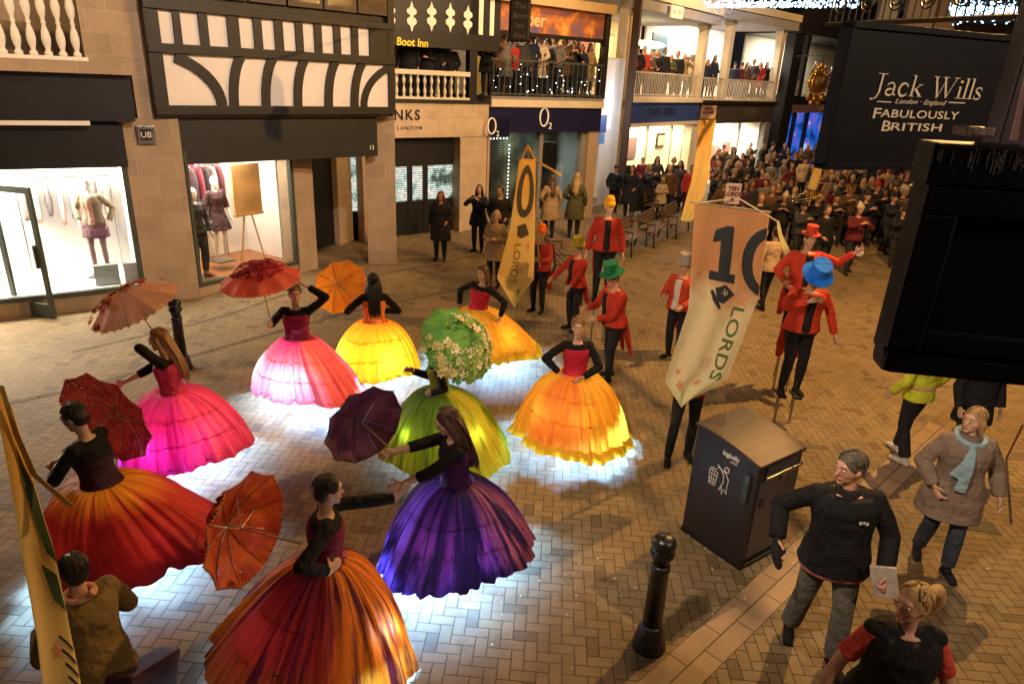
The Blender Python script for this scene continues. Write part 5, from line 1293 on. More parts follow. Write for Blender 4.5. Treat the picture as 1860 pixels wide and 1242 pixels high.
r_, b_, k_2 = person('person in taupe quilted parka with a pale blue scarf walking, looking left', gpv(1688, 1022), 164, 1.68,
       dict(RH=(.22, .16, .94), RE=(.9, -.4, -.2), LH=(-.34, .10, .90), head=(-52, 2, 0), RF=(.10, -.12, .03), LF=(-.1, .14, 0)),
       [('jeans', (.035, .045, .07), g_trousers(.010, .01)), ('parka', (.20, .15, .125), lambda b, m: (b.torso(m, .040, -.32, .47, .10, 20), b.sleeves(m, .026, .97))), ('hood', (.17, .13, .11), lambda b, m: (m.tube([b.neck-b.sp*.05, b.neck+b.sp*.03], [.13, .10], 16), m.ball(b.neck-b.fy*.10-b.sp*.02, (.13, .07, .09)))), ('scarf', (.24, .36, .46), scarf), ('shoes', (.01, .01, .015), g_shoes)],
       fem=True, bulk=1.22, hair='bob', hairc=(.36, .22, .10), skin=(.58, .34, .25), vox=.008)
r_, b_, k_2 = person('person in black body warmer over a red short sleeved shirt with blonde ponytail', V(*at(1668, 1075, 3.10).xy, 0), 172, 1.70,
       dict(RH=(.38, .02, .86), LH=(-.36, .10, .84), head=(-60, 2, 0)),
       [('jeans', (.02, .02, .03), g_trousers(.010)), ('shirt', (.55, .07, .05), g_top(.010, .40)), ('gilet', (.010, .010, .013), g_vest()), ('lanyard', (.35, .05, .16), lambda b, m: [m.tube([b.neck+b.rx*.07*sg-b.sp*.02, b.P+b.sp*.36+b.rx*.05*sg+b.fy*.165, b.P+b.sp*.30+b.fy*.178], .007, 6) for sg in (1, -1)])],
       fem=True, bulk=1.24, hair='pony', hairc=(.50, .32, .14), skin=(.55, .30, .22), vox=.008)
for i_ in range(4): MB().box(b_.P*k_2+b_.sp*.27+b_.fy*.205-b_.rx*(.06+.02*i_), (.015, .006, .014)).build('embroidered_mark', EMB, r_)
person('person in yellow high visibility jacket striding away below the big black panel', gpv(1636, 832), 20, 1.70, dict(RF=(.08, .15, .0), LF=(-.12, -.14, .02), RH=(.3, .1, .9), LH=(-.3, .12, .9)),
       [('trousers', (.014, .013, .018), g_trousers(.012, .02)), ('hi_vis_jacket', (.52, .56, .04), g_coat(.02, -.10, .1)), ('stripe', (.5, .3, .2), lambda b, m: b.torso(m, .025, .05, .10, n=3)), ('shoes', (.5, .5, .5), g_shoes)], hair='short', vox=.01)
person('person in black coat with white collar half hidden under the big black panel', gpv(1735, 850), 184, 1.72, {}, [('trousers', CLOTHBLK, g_trousers(.01)), ('coat', (.012, .012, .016), g_coat(.022, -.28, .1)), ('collar', (.6, .5, .5), lambda b, m: m.tube([b.neck-b.sp*.03+b.fy*.03, b.neck+b.sp*.0], [.07, .06], 12))], hair='short', vox=.01)
person('person in dark clothes cut off by the right edge holding a thin stick', gpv(1875, 905), 190, 1.72, dict(RF=(.1, .2, 0), LF=(-.1, -.1, 0)), [('trousers', CLOTHBLK, g_trousers(.01)), ('coat', (.02, .018, .022), g_coat(.02, -.2, .1)), ('shoes', (.02, .02, .02), g_shoes)], hair='short', vox=.011)
tag(MB().tube([gp(1828, 832), at(1858, 772, gp(1850, 905).y)], .012, 7).build('walking_stick', M((.12, .02, .02), .4)), 'thin dark red stick planted on the paving at the right edge', 'stick')
# brown jacket at the lower left
hd_ = at(135, 1045, 3.15)
r_, b_, k_2 = person('person in brown jacket with striped neckerchief seen from behind at lower left', V(hd_.x+.02, hd_.y, 0), 62, hd_.z+.12, dict(RH=(.2, .3, 1.1), LH=(-.15, .3, 1.1), lean=(4, 0)),
       [('trousers', (.04, .02, .02), g_trousers(.01)), ('jacket', (.17, .11, .035), g_coat(.030, -.18, .12)), ('neckerchief', (.55, .28, .16), lambda b, m: (m.tube([b.neck+b.rx*.085*math.cos(a)+b.fy*.085*math.sin(a)-b.sp*.005 for a in [i*PI/6 for i in range(13)]], .024, 8), m.tube([b.neck-b.fy*.09, b.neck-b.fy*.12+b.sp*.04+b.rx*.03], [.02, .03], 6)))],
       hair='short', hairc=(.015, .009, .007), vox=.008, bulk=1.05)
cs = MB().box((0, 0, 0), (.16, .62, .42), Matrix.Rotation(R(-30), 3, 'X')).build('instrument_case', M((.03, .012, .02), .5), None, bevel=.02); cs.location = at(258, 1262, 3.2)
tag(cs, 'dark flat instrument case slung behind the person in the brown jacket', 'case')
# ------------------------------------------------------------------ banners
def banner_cloth_mat(name, top, low, mid=.3):
    t = NT(name); uv = t.n('ShaderNodeUVMap'); uv.uv_map = 'UVMap'; s = t.n('ShaderNodeSeparateXYZ'); t.l(uv.outputs[0], s.inputs[0])
    n = t.noise(uv.outputs[0], 3.0, 4, .6); n2 = t.noise(uv.outputs[0], 60, 3, .6)
    f = t.ramp(t.m2('ADD', s.outputs[1], t.m2('MULTIPLY', t.m2('SUBTRACT', n, .5), .7)), [(mid, top), (mid+.14, low), (.8, low), (.95, (low[0]*.95, low[1]*1.05, low[2]))])
    pk = t.ramp(t.noise(uv.outputs[0], 4.4, 3, .6), [(.60, 0), (.66, 1)])
    c = t.mix(t.m2('MULTIPLY', pk, .45), f, (.55, .34, .28)); sc = t.n('ShaderNodeVectorMath', operation='SCALE'); t.l(c, sc.inputs[0]); t.l(t.m2('MULTIPLY_ADD', n2, .3, .85), sc.inputs['Scale'])
    p = t.principled(sc.outputs[0], .75, 0, t.bump(n2, .3, .01)); tl = t.n('ShaderNodeBsdfTranslucent'); t.l(sc.outputs[0], tl.inputs[0])
    mx = t.n('ShaderNodeMixShader'); mx.inputs[0].default_value = .4; t.l(p.outputs[0], mx.inputs[1]); t.l(tl.outputs[0], mx.inputs[2]); return t.done(mx)
INK = M((.02, .024, .03), .7, .2); GRN = M((.07, .13, .05), .7, .2); STAR = M((.62, .25, .10), .7, .2); INKG = M((.05, .045, .03), .7, .3)
class Banner:
    def __init__(s, label, L, Rt, mat, wave=.02, nwave=2.2, loc=None, th=.006, waves=0):
        """L and Rt: the left and right edges as world points from top to bottom tip"""
        s.L, s.R = [V(p) for p in L], [V(p) for p in Rt]; s.wave, s.nw = wave, nwave
        e = (s.R[0]-s.L[0]).normalized(); dwn = (s.L[1]-s.L[0]).normalized(); s.n = dwn.cross(e).normalized()
        if s.n.dot(V(0, 0, CAM_H)-s.L[0]) < 0: s.n = -s.n
        s.root = thing('banner', label, 'banner', (0, 0, 0))
        nu, nv = 28, 56; mb = MB()
        for side in (0, 1):
            for i in range(nv+1):
                for j in range(nu+1): mb.v.append(tuple(s.p(j/nu, i/nv)-s.n*th*side))
        K = (nu+1)*(nv+1)
        for i in range(nv):
            for j in range(nu):
                a = i*(nu+1)+j; mb.f.append((a, a+1, a+nu+2, a+nu+1)); mb.f.append((a+K, a+nu+1+K, a+nu+2+K, a+1+K))
        o = mb.build('cloth', mat, s.root, smooth=True); uv = o.data.uv_layers.new(name='UVMap'); nvv = nu+1
        for l in o.data.loops:
            vi = l.vertex_index % K; uv.data[l.index].uv = ((vi % nvv)/nu*.6, (vi//nvv)/nv)
    def edge(s, E, t):
        ln = [(E[i+1]-E[i]).length for i in range(len(E)-1)]; x = t*sum(ln)
        for i, l in enumerate(ln):
            if x <= l or i == len(ln)-1: return E[i].lerp(E[i+1], min(1, x/l))
            x -= l
    def p(s, u, t, off=0):
        w = s.wave*(math.sin(u*s.nw*2*PI+1.3*t*3)*(.3+t)+.5*math.sin(t*7+u*2))
        return s.edge(s.L, t).lerp(s.edge(s.R, t), u)+s.n*(w+off)
    def decal(s, name, polys2d, mat, flip=False, sub=True):
        """flat painted shapes given as (verts2d in (u,t), faces)"""
        vs, fs = polys2d; me = bpy.data.meshes.new(name); me.from_pydata([(a, b, 0) for a, b in vs], [], fs); bm = bmesh.new(); bm.from_mesh(me)
        if sub:
            bmesh.ops.triangulate(bm, faces=bm.faces)
            for _ in range(3):
                ed = [e for e in bm.edges if (e.verts[0].co-e.verts[1].co).length > .05]
                if ed: bmesh.ops.subdivide_edges(bm, edges=ed, cuts=1); bmesh.ops.triangulate(bm, faces=bm.faces)
        for v in bm.verts: v.co = s.p(min(.995, max(.005, v.co.x)), v.co.y, .005)
        bm.to_mesh(me); bm.free(); me.materials.append(mat); o = bpy.data.objects.new(name, me); COL.objects.link(o); o.parent = s.root; return o
    def text(s, body, uc, tc, size, mat, rot=0, au=1.0, at_=1.0, bold=.01, name='lettering', spacing=1.0):
        vs, fs = text_mb(body, 1.0, bold=bold, spacing=spacing); c_, s_ = math.cos(R(rot)), math.sin(R(rot))
        return s.decal(name, ([(uc+(a*c_-b*s_)*size*au, tc-(a*s_+b*c_)*size*at_) for a, b in vs], fs), mat)
    def star(s, uc, tc, r, au, mat, n=5, rot=0):
        pts = []
        for i in range(2*n):
            rr_ = r if i % 2 == 0 else r*.42; a = rot+PI*i/n; pts.append((uc+rr_*math.sin(a)*au, tc-rr_*math.cos(a)))
        pts.append((uc, tc)); k = 2*n
        return s.decal('painted_star', (pts, [(i, (i+1) % k, k) for i in range(k)]), mat, sub=False)
    def poly(s, name, pts, mat): return s.decal(name, (pts, [tuple(range(len(pts)))]), mat)
def design(bn, asp, half=True, rot=-90):
    """numeral, hat, word and stars; asp = height over width"""
    one = [(.30, .10), (.45, .075), (.54, .075), (.54, .285), (.63, .285), (.63, .325), (.26, .325), (.26, .285), (.38, .285), (.38, .145), (.27, .155)]
    bn.poly('numeral', one, INK)
    cx, cy, a, b, w = 1.04, .21, .34, .150, .15
    out = []; inn = []
    for i in range(13):
        t = R(95+170*i/12); out.append((min(.99, cx+a*math.cos(t)), cy-b*math.sin(t))); inn.append((min(.99, cx+(a-w)*math.cos(t)), cy-(b-.045)*math.sin(t)))
    fs = [(i, i+1, 13+i+1, 13+i) for i in range(12)]; bn.decal('numeral', (out+inn, fs), INK)
    bn.poly('painted_hat', [(.36, .36), (.50, .335), (.66, .375), (.52, .425), (.42, .415)], INK); bn.poly('painted_hat_band', [(.42, .365), (.50, .350), (.58, .372), (.50, .392)], M((.5, .42, .3), .7))
    bn.poly('painted_hat_brim', [(.30, .375), (.34, .370), (.50, .445), (.47, .455), (.36, .42)], INK)
    bn.text('LORDS', .76, .60, .235, GRN, rot=rot, au=1.0, at_=1/asp*1.15, bold=.012)
    for uc, tc, r in ((.78, .395, .036), (.30, .86, .045), (.62, .82, .03), (.18, .79, .025), (.12, .12, .02), (.1, .3, .015)): bn.star(uc, tc, r, asp*.9, STAR, rot=uc*3)
YT, YC = (.60, .30, .10), (.62, .50, .24)
BM = banner_cloth_mat('painted_banner_cloth', (.66, .36, .16), (.80, .72, .48)); BM2 = banner_cloth_mat('amber_banner_cloth', (.84, .56, .16), (.84, .66, .28), .2)
Yb = 6.75
b1 = Banner('large painted banner with a black number ten and green lettering over the bearer', [at(1262, 370, Yb), at(1250, 560, Yb), at(1208, 692, Yb-.05), at(1236, 737, Yb-.08)], [at(1397, 388, Yb+.15), at(1378, 540, Yb+.12), at(1322, 690, Yb), at(1236, 738, Yb-.08)], BM, .016)
design(b1, 2.35)
MB().tube([at(1330, 400, Yb+.25), V(2.08, 7.05, 1.0)], .016, 8).build('pole', M((.35, .25, .14), .6), b1.root)
MB().tube([at(1255, 367, Yb), at(1400, 386, Yb+.15)], .010, 6).build('crossbar', M((.35, .25, .14), .6), b1.root)
for A_, B_ in (((1262, 370, Yb), (1322, 362, Yb+.1)), ((1344, 362, Yb+.1), (1415, 404, Yb+.15))): MB().tube([at(*A_), at(*B_)], .007, 6).build('cord', M((.7, .55, .3), .7), b1.root)
def ribbon(par, pts, w0, w1, mat, name='ribbon'):
    mb = MB(); n = len(pts)
    mb.tube(pts, [w0+(w1-w0)*i/(n-1) for i in range(n)], 8, flat=.12, side=(1, 0, 0)); return mb.build(name, mat, par, smooth=True)
YR = M((.75, .55, .18), .7, .2)
ribbon(b1.root, [at(1413, 402, Yb+.15), at(1417, 425, Yb+.15), at(1424, 445, Yb+.13), at(1430, 460, Yb+.1)], .012, .035, YR)
def placard(par, px, py, Y, w, h, lines, col=(.55, .38, .28), ink=(.15, .03, .03)):
    c_ = at(px, py, Y); MB().box(c_, (w, .02, h)).build('placard', M(col, .7, .15), par, bevel=.003)
    for i, s_ in enumerate(lines): text_obj('lettering', s_, h*.28, c_+V(0, -.0115, h*(.25-.27*i)), V(1, 0, 0), V(0, 0, 1), V(0, -1, 0), M(ink, .7), par, depth=.003, bold=.003)
placard(b1.root, 1331, 352, Yb+.15, .15, .20, ['TEN', 'LORDS', 'A'])
# narrow banner, seen almost edge on, beside the amber dancer
Yn = 11.3
b2 = Banner('narrow yellow banner turned nearly edge on with dark painted letters beside red coats', [at(944, 288, Yn), at(925, 420, Yn), at(903, 505, Yn), at(934, 557, Yn)], [at(972, 290, Yn+.3), at(972, 420, Yn+.35), at(970, 508, Yn+.35), at(935, 558, Yn)], BM2, .012, 1.2)
zp = [(.5+.42*math.cos(2*PI*i/20), .2+.165*math.sin(2*PI*i/20)) for i in range(20)]; zq = [(.52+.2*math.cos(2*PI*i/20), .2+.115*math.sin(2*PI*i/20)) for i in range(20)]
b2.decal('numeral', (zp+zq, [(i, (i+1) % 20, 20+(i+1) % 20, 20+i) for i in range(20)]), INKG)
b2.poly('painted_hat', [(.30, .42), (.62, .40), (.75, .47), (.5, .50), (.34, .48)], INKG)
b2.text('LORDS', .42, .67, .27, M((.25, .2, .05), .7), rot=-90, au=1.0, at_=.33, bold=.012)
b2.star(.6, .87, .04, 1.5, INKG); b2.star(.75, .55, .04, 1.5, STAR)
MB().tube([at(947, 290, Yn), at(958, 264, Yn), at(971, 290, Yn+.3)], .018, 6).build('cord', M((.75, .45, .1), .7), b2.root)
MB().tube([at(958, 264, Yn+.1), V(.45, 12.3, 1.0)], .016, 6).build('pole', M((.35, .25, .14), .6), b2.root)
ribbon(b2.root, [at(972, 290, Yn+.3), at(990, 302, Yn+.3), at(1005, 310, Yn+.3), at(1020, 320, Yn+.3)], .016, .022, YR)
# tall amber banner further back with a placard on its pole
b3 = Banner('tall plain amber banner hanging in folds behind the numbered banner', [at(1270, 218, 12.6), at(1255, 330, 12.6), at(1238, 398, 12.6), at(1240, 402, 12.6)], [at(1300, 218, 12.8), at(1290, 320, 12.8), at(1262, 392, 12.8), at(1250, 402, 12.8)], BM2, .03, 1.6)
placard(b3.root, 1287, 204, 12.6, .26, .22, ['NINE', 'LADIES'])
MB().tube([at(1285, 214, 12.9), at(1262, 450, 13.1)], .02, 6).build('pole', M((.35, .25, .14), .6), b3.root)
b4 = Banner('slim far amber banner on a pole among the marching band', [at(1490, 228, 19), at(1480, 300, 19), at(1468, 340, 19), at(1470, 343, 19)], [at(1500, 228, 19.2), at(1494, 300, 19.2), at(1484, 345, 19.2), at(1480, 347, 19.2)], BM2, .02, 1)
MB().tube([at(1494, 222, 19.2), at(1462, 420, 19.2)], .02, 6).build('pole', M((.35, .25, .14), .6), b4.root)
# banner in the near left corner
Y5 = 2.55
b5 = Banner('yellow painted banner slanting up the near left corner of the street', [at(-14, 690, Y5), at(30, 960, Y5), at(70, 1160, Y5), at(92, 1330, Y5)], [at(22, 742, Y5+.1), at(98, 1000, Y5+.12), at(128, 1160, Y5+.15), at(165, 1330, Y5+.15)], BM2, .010, 1.0)
b5.poly('painted_numeral', [(.50, .12), (.9, .2), (.97, .42), (.75, .40), (.62, .30), (.45, .22)], GRN); b5.poly('painted_numeral', [(.55, .44), (.9, .46), (.95, .58), (.7, .55)], GRN)
for i in range(7): b5.poly('lettering', [(.62, .66+i*.045), (.92, .70+i*.045), (.92, .715+i*.045), (.60, .672+i*.045)], INK)
b5.star(.5, .72, .035, 4, STAR)
ribbon(b5.root, [at(2, 700, Y5), at(30, 790, Y5+.05), at(62, 862, Y5+.1), at(128, 918, Y5+.15)], .012, .020, YR)

# ------------------------------------------------------------------ litter bin
pL, pF = gp(1238, 962), gp(1343, 1035); du = (pF-pL).normalized(); dn_ = V(-du.y, du.x, 0)
if dn_.y < 0: dn_ = -dn_
wL = (pF-pL).length; dep = .66
bin_ = thing('litter_bin', 'dark grey solar litter bin with curved metal lid and white tidy symbol', 'litter bin', pF, 0)
def bp(a, b, z): return du*(-a)+dn_*b+V(0, 0, z)       # local: a from the near corner to the left, b to the back
Hb = 1.12
mb = MB(); prof = [(0, 0), (0, Hb)]
def lid(a): return Hb+.12*math.sin(PI*min(1, max(0, a/wL))*.5+.15)
N_ = 8
ring = [[bp(wL*i/N_, b, 0) for i in range(N_+1)]+[bp(wL*(N_-i)/N_, b, lid(wL*(N_-i)/N_)-.03) for i in range(N_+1)] for b in (0, dep)]
mb.rings(ring); mb.build('casing', M((.018, .014, .013), .38, .3, 3, .08, 90), bin_, bevel=.008)
mb = MB(); ring = [[bp(-.02+(wL+.04)*i/N_, b, lid(wL*i/N_)-.03) for i in range(N_+1)]+[bp(-.02+(wL+.04)*(N_-i)/N_, b, lid(wL*(N_-i)/N_)+.0) for i in range(N_+1)] for b in (-.02, dep+.02)]
mb.rings(ring); mb.build('lid', M((.07, .055, .05), .5, .7, 5, .2, 50, .5), bin_, bevel=.006)
RB = Matrix((tuple(du), tuple(dn_), (0, 0, 1))).transposed()
def bbox(name, a0, a1, b0, b1, z0, z1, mat, bv=.004): return MB().box(bp((a0+a1)/2, (b0+b1)/2, (z0+z1)/2), (a1-a0, b1-b0, z1-z0), RB).build(name, mat, bin_, bevel=bv)
BW = M((.035, .028, .04), .35, .3)
bbox('door_panel', -.012, -.002, .05, dep-.05, .12, Hb-.18, M((.05, .045, .065), .4, .3), .0)
bbox('handle_recess', -.014, -.002, .12, dep-.1, Hb-.16, Hb-.03, M((.06, .06, .07), .4)); bbox('hopper_handle', -.06, -.035, .06, dep-.06, Hb-.13, Hb-.10, METAL)
bbox('hopper_arm', -.05, -.01, dep*.5-.02, dep*.5+.02, Hb-.2, Hb-.1, METAL); bbox('door_trim', -.02, -.002, .04, dep-.1, .05, .07, METAL, 0); bbox('plinth', -.01, wL+.01, -.01, dep+.01, 0, .05, BLACK)
bbox('side_handle', .06, .12, -.03, -.002, Hb-.42, Hb-.12, M((.04, .05, .055), .25)); bbox('lock', -.02, -.002, .08, .14, Hb-.45, Hb-.36, BLACK)
WHT = M((.7, .68, .66), .5)
o_ = bp(wL*.52, -.004, .78); uu_, vv_, nn_ = du, V(0, 0, 1), -dn_
text_obj('lettering', 'bigbelly', .062, bp(wL*.42, -.004, Hb-.04), uu_, vv_, nn_, WHT, bin_, bold=.002, depth=.003)
text_obj('lettering', 'solar', .04, bp(wL*.36, -.004, Hb-.09), uu_, vv_, nn_, WHT, bin_, depth=.003)
def ln(pts, r=.0045): MB().tube([o_+uu_*a+vv_*b+nn_*.003 for a, b in pts], r, 5).build('tidy_symbol', WHT, bin_)
ln([(.055+.025*math.cos(i*PI/6), .145+.025*math.sin(i*PI/6)) for i in range(13)]); ln([(-.05, .15), (.0, .115), (.03, .08), (.04, .0), (.0, -.10)]); ln([(-.04, .13), (.05, .11), (.09, .05), (.085, -.02), (.09, -.10), (.055, -.06), (.04, -.13), (.02, -.03)]); ln([(.0, -.10), (.03, -.05)])
ln([(-.13, .07), (-.12, -.08), (-.05, -.08), (-.035, .07), (-.13, .07)]); ln([(-.10, .07), (-.10, -.08)], .003); ln([(-.07, .07), (-.075, -.08)], .003); ln([(-.128, .03), (-.04, .03)], .003); ln([(-.125, -.02), (-.042, -.02)], .003); ln([(-.125, -.05), (-.045, -.05)], .003); ln([(-.12, .09), (-.05, .10)])

# ------------------------------------------------------------------ bollards
BOLP = [(0, 0), (.135, 0), (.135, .03), (.12, .06), (.125, .09), (.105, .13), (.11, .16), (.088, .20), (.078, .24), (.070, .75), (.078, .77), (.078, .80), (.066, .82), (.066, .87), (.092, .90), (.096, .93), (.080, .95), (.082, .98), (.098, 1.00), (.09, 1.04), (.06, 1.07), (0, 1.08)]
def bollard(label, loc):
    r_ = thing('bollard', label, 'bollard', loc, 0, 'cast iron bollards'); MB().lathe([(a, b) for a, b in BOLP[:9]], seg=24).build('base', M((.010, .010, .011), .28, .5, 8, .3, 70), r_, smooth=True)
    MB().lathe([(a, b) for a, b in BOLP[8:13]], seg=24).build('shaft', M((.010, .010, .011), .28, .5, 8, .3, 70), r_, smooth=True); MB().lathe(BOLP[12:], seg=24).build('cap', M((.010, .010, .011), .28, .5, 8, .3, 70), r_, smooth=True); return r_
bollard('black cast iron bollard standing beside the litter bin', gp(1178, 1172)); bollard('black cast iron bollard behind the fair haired magenta dancer', gp(333, 668))
# ------------------------------------------------------------------ benches
def bench(label, c_, ang, L=1.7):
    r_ = thing('bench', label, 'bench', c_, R(ang), 'street benches'); WD = M((.16, .10, .06), .6, .4, 9, .3)
    for i in range(4): MB().box((0, -.18+i*.12, .45), (L, .09, .03)).build('seat_slat', WD, r_)
    for i in range(3): MB().box((0, .24+i*.02, .58+i*.12), (L, .025, .09)).build('back_slat', WD, r_)
    for sx_ in (-L/2+.08, L/2-.08): MB().tube([(sx_, -.24, 0), (sx_, -.2, .42), (sx_, .22, .42), (sx_, .30, .9)], .025, 6).build('end_frame', BLACK, r_); MB().tube([(sx_, .22, .42), (sx_, .32, 0)], .025, 6).build('leg', BLACK, r_); MB().tube([(sx_, -.2, .42), (sx_, -.22, .64), (sx_, .25, .66)], .02, 6).build('armrest', BLACK, r_)
bench('slatted bench behind the person on stilts, nearer the red coats', gp(1185, 440), 65); bench('slatted bench by the cafe window behind the first bench', gp(1195, 392), 60); bench('long dark bench just right of the first, by the amber banner', gp(1225, 425), 64); bench('slatted bench half hidden by the tall yellow turbaned stilt walker', gp(1145, 455), 66)
wb = thing('cafe_windbreak', 'dark canvas windbreak screens on posts in front of the cafe window', 'windbreak'); WB_ = gp(1150, 392); WE = gp(1245, 372); wd_ = (WE-WB_)
for i in range(4):
    a_ = WB_+wd_*(i/3); MB().tube([a_, a_+V(0, 0, 1.05)], .02, 6).build('post', BLACK, wb)
    if i < 3: c_ = WB_+wd_*((i+.5)/3); MB().box(c_+V(0, 0, .55), (wd_.length/3-.1, .02, .85), Matrix.Rotation(math.atan2(wd_.y, wd_.x), 3, 'Z')).build('screen', M((.035, .035, .045), .7, .2), wb)
bench('dark bench standing end on between yellow banner and red coats', gp(1012, 500), 100, 1.5)

# ------------------------------------------------------------------ hanging shop sign and black panel, close at the upper right
sg_ = thing('hanging_shop_sign', 'square black hanging sign with cream serif lettering at the upper right', 'sign')
TL = at(1548, 44, 2.75); q1 = V(math.cos(R(22)), math.sin(R(22)), 0); nrm = V(math.sin(R(22)), -math.cos(R(22)), 0); S_ = Fr(TL.x, TL.y, 22)
def sp(px, py): u_, z_ = S_.uz(px, py); return u_, z_
uR = sp(1842, 150)[0]; zT = sp(1600, 46)[1]; zB = sp(1530, 305)[1]
def matt_black(name, col, spec):
    t = NT(name); co = t.n('ShaderNodeTexCoord').outputs['Object']; n = t.noise(co, 6, 5, .6)
    sc = t.n('ShaderNodeVectorMath', operation='SCALE'); sc.inputs[0].default_value = col; t.l(t.m2('MULTIPLY_ADD', n, 1.2, .4), sc.inputs['Scale'])
    return t.done(t.principled(sc.outputs[0], .55, 0, t.bump(t.noise(co, 60, 3), .08, .01), Specular_IOR_Level=spec))
SIGN = matt_black('painted_sign_board', (.004, .0045, .009), .08)
S_.part('board', SIGN, sg_, 0, uR, zB, zT, -.045, 0)
for a0, a1, b0, b1 in ((0, uR, zT-.018, zT+.006), (0, uR, zB-.006, zB+.018)): S_.part('frame', SIGN, sg_, a0, a1, b0, b1, -.05, .014, .003)
for a0, a1 in ((-.006, .016), (uR-.016, uR+.006)): S_.part('frame', SIGN, sg_, a0, a1, zB+.018, zT-.018, -.05, .014, .003)
IV = M((.72, .60, .46), .5, .08)
# serif lettering drawn stroke by stroke: (points, widths)
def stroke(mb, pts, w, o2, sc, sh=.0):
    n = len(pts); w = w if isinstance(w, (list, tuple)) else [w]*n
    L_, R_ = [], []
    for i, p in enumerate(pts):
        a = Vector(pts[max(0, i-1)]); b = Vector(pts[min(n-1, i+1)]); t = (b-a).normalized(); s = Vector((-t.y, t.x))*w[i]/2
        L_.append(Vector(p)+s); R_.append(Vector(p)-s)
    tr = lambda q: (o2[0]+(q.x+sh*q.y)*sc, o2[1]+q.y*sc)
    for i in range(n-1):
        S_.prism(mb, [tr(L_[i]), tr(L_[i+1]), tr(R_[i+1]), tr(R_[i])], .0005+.0002*(i % 2), .004)
def arc(cx, cy, rx, ry, a0, a1, n=10): return [(cx+rx*math.cos(R(a0+(a1-a0)*i/n)), cy+ry*math.sin(R(a0+(a1-a0)*i/n))) for i in range(n+1)]
def wv(n, lo, hi): return [lo+(hi-lo)*math.sin(PI*i/(n))**1 for i in range(n+1)]
T_, K_, Sf = .045, .125, .035
GL = {
 'J': (.52, [([(.30, .97), (.30, .15), (.22, -.12), (.06, -.22)], [K_, K_, .09, .03]), ([(.12, .98), (.48, .98)], Sf), ([(.0, -.19), (.08, -.20)], .09)]),
 'a': (.50, [([(.34, .48), (.34, .08), (.40, .02), (.46, .05)], [K_*.9, K_*.9, .06, .03]), (arc(.2, .42, .15, .17, 170, 10), wv(10, .04, .08)), (arc(.19, .16, .15, .15, 60, 330), wv(10, .05, .12)), ([(.26, .30), (.34, .34)], .04)]),
 'c': (.48, [(arc(.24, .30, .19, .30, 40, 325, 14), wv(14, .05, .14)), ([(.36, .46), (.40, .50)], .09)]),
 'k': (.58, [([(.12, 1.0), (.12, .0)], K_), ([(.02, .98), (.14, .98)], Sf), ([(.02, .015), (.22, .015)], Sf), ([(.14, .26), (.42, .56)], T_), ([(.24, .36), (.48, .02)], K_), ([(.34, .57), (.5, .57)], Sf), ([(.38, .015), (.56, .015)], Sf)]),
 'W': (1.12, [([(.12, .98), (.34, .0)], K_), ([(.34, .0), (.56, .9)], T_), ([(.50, .98), (.72, .0)], K_), ([(.72, .0), (1.0, .98)], T_), ([(.0, .985), (.24, .985)], Sf), ([(.40, .985), (.64, .985)], Sf), ([(.88, .985), (1.12, .985)], Sf)]),
 'i': (.26, [([(.13, .56), (.13, .0)], K_), ([(.03, .55), (.14, .58)], Sf), ([(.02, .015), (.24, .015)], Sf), ([(.07, .82), (.19, .82)], .12)]),
 'l': (.26, [([(.13, 1.0), (.13, .0)], K_), ([(.03, .98), (.14, 1.0)], Sf), ([(.02, .015), (.24, .015)], Sf)]),
 's': (.42, [(arc(.20, .44, .13, .14, 30, 200, 8), wv(8, .05, .07)), ([(.08, .40), (.20, .30), (.32, .18)], [.09, .13, .09]), (arc(.19, .15, .14, .15, 20, -160, 8), wv(8, .05, .07)), ([(.32, .56), (.33, .42)], Sf), ([(.055, .02), (.05, .18)], Sf)]),
 ' ': (.30, [])}
def serif(word, px, py, px2, hgt_px, name='lettering'):
    u0, zb0 = sp(px, py); u1, _ = sp(px2, py); tot = sum(GL[ch][0] for ch in word); _, zt0 = sp(px, py-hgt_px); hh = zt0-zb0; sx_ = (u1-u0)/tot
    x = 0
    for ch in word:
        mb = MB()
        for pts, w in GL[ch][1]:
            pts2 = [((x+p[0])*sx_/hh, p[1]) for p in pts]; stroke(mb, pts2, w, (u0, zb0), hh, .06)
        if mb.v: mb.build('letter', IV, sg_)
        x += GL[ch][0]
serif('Jack Wills', 1580, 172, 1783, 40)
S_.part('rule', IV, sg_, *[sp(x, 185)[0] for x in (1592, 1618)], sp(1600, 186)[1], sp(1600, 184)[1], .0005, .003); S_.part('rule', IV, sg_, *[sp(x, 187)[0] for x in (1722, 1752)], sp(1740, 188)[1], sp(1740, 186)[1], .0005, .003)
def stext(body, px, py, hpx, wpx, **k):
    u_, z_ = sp(px, py); _, z2 = sp(px, py-hpx); vs, fs = text_mb(body, 1.0, **{a: b for a, b in k.items() if a in ('shear', 'bold', 'spacing')}); wd = max(a for a, b in vs)-min(a for a, b in vs); uw_ = sp(px+wpx/2, py)[0]-sp(px-wpx/2, py)[0]
    size = (z2-z_)/.7; text_obj('lettering', body, size, S_.P(u_, z_, .0008), S_.u, V(0, 0, 1), S_.n, IV, sg_, depth=.003, sx=uw_/(wd*size), shear=k.get('shear', 0), spacing=k.get('spacing', 1), bold=k.get('bold', 0)*size)
stext('London · England', 1670, 186, 9, 94, shear=.4)
def smallcaps(big, rest, px, py, hb, hs, wb, wr):
    stext(big, px-wr/2-1, py-1, hb, wb, bold=.012); stext(rest, px+wb/2+1, py+1, hs, wr, bold=.012, spacing=1.05)
smallcaps('F', 'ABULOUSLY', 1663, 208, 19, 14, 14, 142); smallcaps('B', 'RITISH', 1655, 231, 19, 14, 16, 92)
